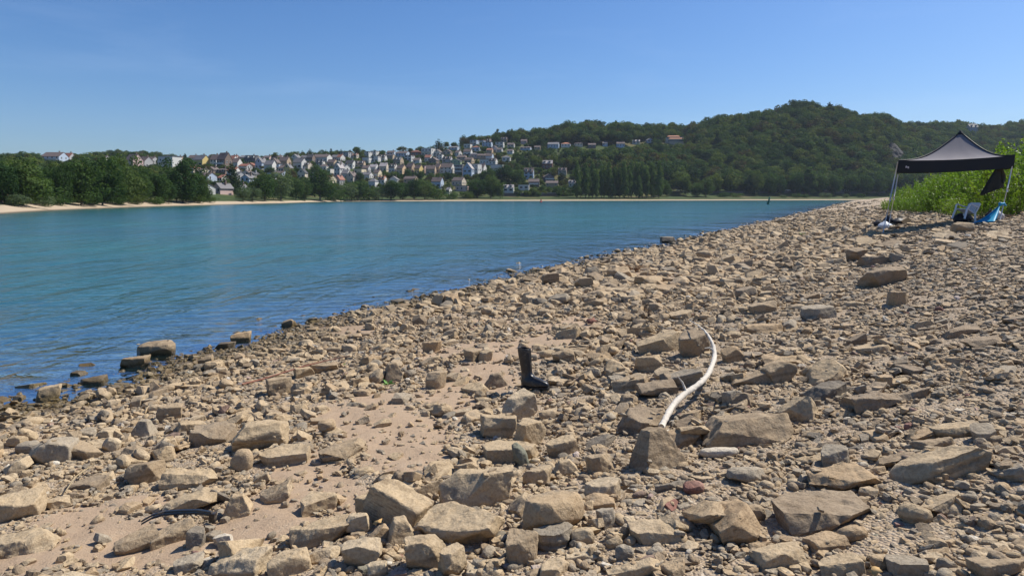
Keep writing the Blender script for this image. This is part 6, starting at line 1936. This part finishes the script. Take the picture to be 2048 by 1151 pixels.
# ------------------------------------------------------------------ small finds on the beach
def rod(name, pix, rad, m_, label, cat, off=.04):
    P3 = [ground_at(u, v, off if not isinstance(off, list) else off[i]) for i, (u, v) in enumerate(pix)]
    base = P3[0].copy()
    root = empty(name, base, 0)
    bm = bmesh.new(); tube(bm, [p_ - base for p_ in P3], rad, 7)
    obj({'rod': 'rod_shaft', 'strip': 'strip_body'}.get(cat, 'stalk'), bm_mesh(name, bm, m_, True), root)
    tag(root, label, cat)
    return root, base, P3
M['rust'] = simple('rusty_stalk', (.20, .085, .055), .85, .3, 14, .3)
M['straw'] = simple('dry_stalk', (.34, .26, .15), .9, .25, 14, .2)
rod('thin_rod', [(484, 769), (520, 760), (560, 748), (605, 733), (650, 722), (700, 712)], [.009, .009, .008, .008, .007, .005], M['rust'], 'long thin rust red stalk lying on stones near the water', 'rod', .10)
rod('dry_stalk', [(1036, 984), (1070, 1003), (1110, 1013), (1160, 1016)], [.004, .004, .003, .003], M['straw'], 'thin dry stalk lying below the drum-like block', 'stalk', .05)
rod('dry_stalk', [(130, 985), (150, 955), (170, 940), (188, 928)], [.004, .004, .004, .003], M['straw'], 'thin dry stalk among the left rubble', 'stalk', .06)
# black rubber strip
P3 = [ground_at(u, v, .06) for u, v in ((284, 1048), (305, 1038), (330, 1031), (360, 1028), (395, 1028), (424, 1031))]
base = P3[0].copy()
root = empty('rubber_strip', base, 0)
for dz, nm in ((0, 'strip_blade'), (.014, 'strip_back')):
    bm = bmesh.new(); pr = []
    for p_ in P3:
        q = p_ - base + Vector((0, 0, dz))
        pr.append([bm.verts.new(q + Vector((0, -.010, 0))), bm.verts.new(q + Vector((0, .010, 0))), bm.verts.new(q + Vector((0, .008, .008))), bm.verts.new(q + Vector((0, -.008, .008)))])
    for a_, c_ in zip(pr, pr[1:]):
        for j in range(4):
            bm.faces.new((a_[j], a_[(j + 1) % 4], c_[(j + 1) % 4], c_[j]))
    bm.faces.new(pr[0]); bm.faces.new(pr[-1][::-1]); bmesh.ops.recalc_face_normals(bm, faces=bm.faces[:])
    obj(nm, bm_mesh(nm, bm, M['boot']), root)
bm = bmesh.new(); add_box(bm, P3[-1] - base + Vector((.005, 0, -.008)), (.03, .03, .045)); obj('end_clip', bm_mesh('end_clip', bm, M['boot']), root)
tag(root, 'curved black rubber strip lying across stones at lower left', 'strip')
# green sprout, yellow-green tuft, dry weed
def sprout(name, u, v, n, ln, m_, label, cat, seed, off=.03):
    rnd = random.Random(seed)
    g = ground_at(u, v, off)
    root = empty(name, g, 0)
    for i in range(n):
        a_ = rnd.uniform(0, 6.28); l_ = ln * rnd.uniform(.5, 1.1)
        d_ = Vector((math.cos(a_), math.sin(a_), rnd.uniform(.35, 1.3))).normalized() * l_
        s_ = Vector((-math.sin(a_), math.cos(a_), 0)) * l_ * .20
        vs = [(0, 0, 0), tuple(d_ * .45 + s_), tuple(d_ + Vector((0, 0, -l_ * .15))), tuple(d_ * .45 - s_)]
        o = obj('leaf', pymesh('leaf', vs, [(0, 1, 2, 3)], m_), root)
    tag(root, label, cat)
M['sprout'] = simple('sprout_leaf', (.10, .24, .03), .6, .2, 12)
M['tuft'] = simple('tuft_leaf', (.25, .28, .05), .6, .2, 12)
M['weed'] = simple('dry_weed', (.22, .125, .06), .9, .3, 12)
M['dryleaf'] = simple('dry_leaf', (.45, .29, .12), .8, .2, 20)
sprout('green_sprout', 775, 770, 12, .08, M['sprout'], 'small bright green sprout beside the pyramid-shaped stone', 'plant', 2, .06)
sprout('green_sprout', 688, 730, 8, .05, M['sprout'], 'tiny green sprout behind the rusty stalk', 'plant', 4, .05)
sprout('grass_tuft', 1605, 471, 14, .22, M['tuft'], 'yellow green tuft on the distant stones before the canopy', 'plant', 6, .04)
g = ground_at(1265, 548)
root = empty('dry_weed', g, 0)
rnd = random.Random(8)
for i in range(26):
    a_ = rnd.uniform(0, 6.28); l_ = rnd.uniform(.15, .48)
    e = Vector((math.cos(a_) * l_, math.sin(a_) * l_ * .6, rnd.uniform(.05, .24)))
    bm = bmesh.new(); tube(bm, [(0, 0, .02), tuple(e * .5 + Vector((0, 0, .09))), tuple(e)], [.008, .007, .004], 4)
    obj('twig', bm_mesh('twig', bm, M['weed']), root)
tag(root, 'tangled brown dry weed on the stones in mid distance', 'plant')
def leafpiece(u, v, sz, m_, label, name='fallen_leaf', cat='leaf', seed=1):
    rnd = random.Random(seed)
    g = ground_at(u, v, .045)
    vs, fs = [], []
    n = 11
    for i in range(n):
        a_ = 2 * math.pi * i / n; r = sz * (1 if i % 2 else .62) * rnd.uniform(.85, 1.15)
        vs.append((math.cos(a_) * r, math.sin(a_) * r * .8, rnd.uniform(-.2, .35) * sz))
    vs.append((0, 0, .25 * sz))
    fs = [(i, (i + 1) % n, n) for i in range(n)]
    o = obj(name, pymesh(name, vs, fs, m_, True), None, g, (R(25), 0, rnd.uniform(0, 6)))
    md = o.modifiers.new('thickness', 'SOLIDIFY'); md.thickness = .0015
    tag(o, label, cat)
leafpiece(757, 1043, .032, M['dryleaf'], 'dry yellow leaf between stones at the sand edge', seed=3)
leafpiece(1750, 1143, .030, M['dryleaf'], 'dry brown leaf at the bottom edge on the right', seed=5)
leafpiece(1182, 642, .10, M['rust'], 'crumpled rusty scrap among stones behind the boot', 'rusty_scrap', 'scrap', 7)
g = ground_at(842, 988, .03)
bm = rock_bm(5001, (.075, .05, .016), 'slab', 6, .08)
tag(obj('tile_shard', bm_mesh('tile_shard', bm, simple('orange_tile', (.50, .20, .09), .85, .15, 30, .2)), None, g, (R(10), R(-6), .4)), 'small orange tile shard left of the drum-like block', 'tile')

# ------------------------------------------------------------------ labels of the single stones
used = set()
marks = [(1060, 745, 'the rubber boot'), (1400, 750, 'the driftwood'), (1387, 976, 'the dull red stone'), (955, 965, 'the drum-like block'), (925, 1045, 'the broad triangular slab'), (522, 866, 'the pitted boulder'), (682, 900, 'the slab alone on the sand'), (1310, 895, 'the massive knobbly boulder'), (1490, 850, 'the very big brown boulder'), (1640, 1020, 'the huge wedge block'), (1870, 930, 'the huge flat boulder'), (1768, 555, 'the big dark square block'), (315, 695, 'the boulder in the shallows'), (105, 898, 'the hollow-fronted grey boulder'), (360, 1032, 'the black rubber strip'), (785, 745, 'the pyramid-shaped stone'), (590, 740, 'the rusty stalk'), (1650, 782, 'the dark grey boulder'), (1630, 626, 'the grey-topped slab'), (1555, 1110, 'the flat-topped block'), (1390, 690, 'the large dark tilted rock'), (45, 1080, 'the very large left slab'), (1100, 557, 'the dark square boulder in mid distance'), (955, 708, 'the leaning pair of slabs'), (1265, 540, 'the dry weed'), (1830, 1030, 'the oval plate'), (1110, 1075, 'the flaky layered stone'), (1920, 662, 'the log-like stone'), (1930, 455, 'the rock before the chair')]
auto = {}
for (o, u, v, sz, cw_, kw, lab) in rock_list:
    if lab:
        tag(o, lab, 'stone', 'stones on the beach')
        continue
    mu, mv, mw = min(marks, key=lambda m_: (m_[0] - u) ** 2 + ((m_[1] - v) * 1.6) ** 2)
    dx, dy = u - mu, (v - mv) * 1.6
    side = ('right of' if dx > 0 else 'left of') if abs(dx) > abs(dy) else ('in front of' if dy > 0 else 'behind')
    auto.setdefault((cw_, kw, side, mw), []).append((math.hypot(dx, dy), o))
for (cw_, kw, side, mw), lst in auto.items():
    lst.sort(key=lambda a: a[0])
    for i, (_, o) in enumerate(lst):
        lead = '' if len(lst) == 1 else ('nearest ' if i == 0 else ORD[i] + ' nearest ')
        tag(o, '%s%s %s %s' % (lead, cw_, kw, side + ' ' + mw), 'stone', 'stones on the beach')

# ------------------------------------------------------------------ the air over the river
HAZE = 0.00008
if HAZE:
    bm = bmesh.new()
    add_box(bm, (0, 690, 85), (4200, 1700, 184))
    m = bpy.data.materials.new('haze_air'); m.use_nodes = True
    nt = m.node_tree; nt.nodes.clear()
    out = nt.nodes.new('ShaderNodeOutputMaterial'); pv = nt.nodes.new('ShaderNodeVolumePrincipled')
    pv.inputs['Color'].default_value = (.72, .84, 1.0, 1)
    pv.inputs['Density'].default_value = HAZE
    nt.links.new(pv.outputs[0], out.inputs['Volume'])
    tag(obj('haze', bm_mesh('haze', bm, m)), kind='stuff')
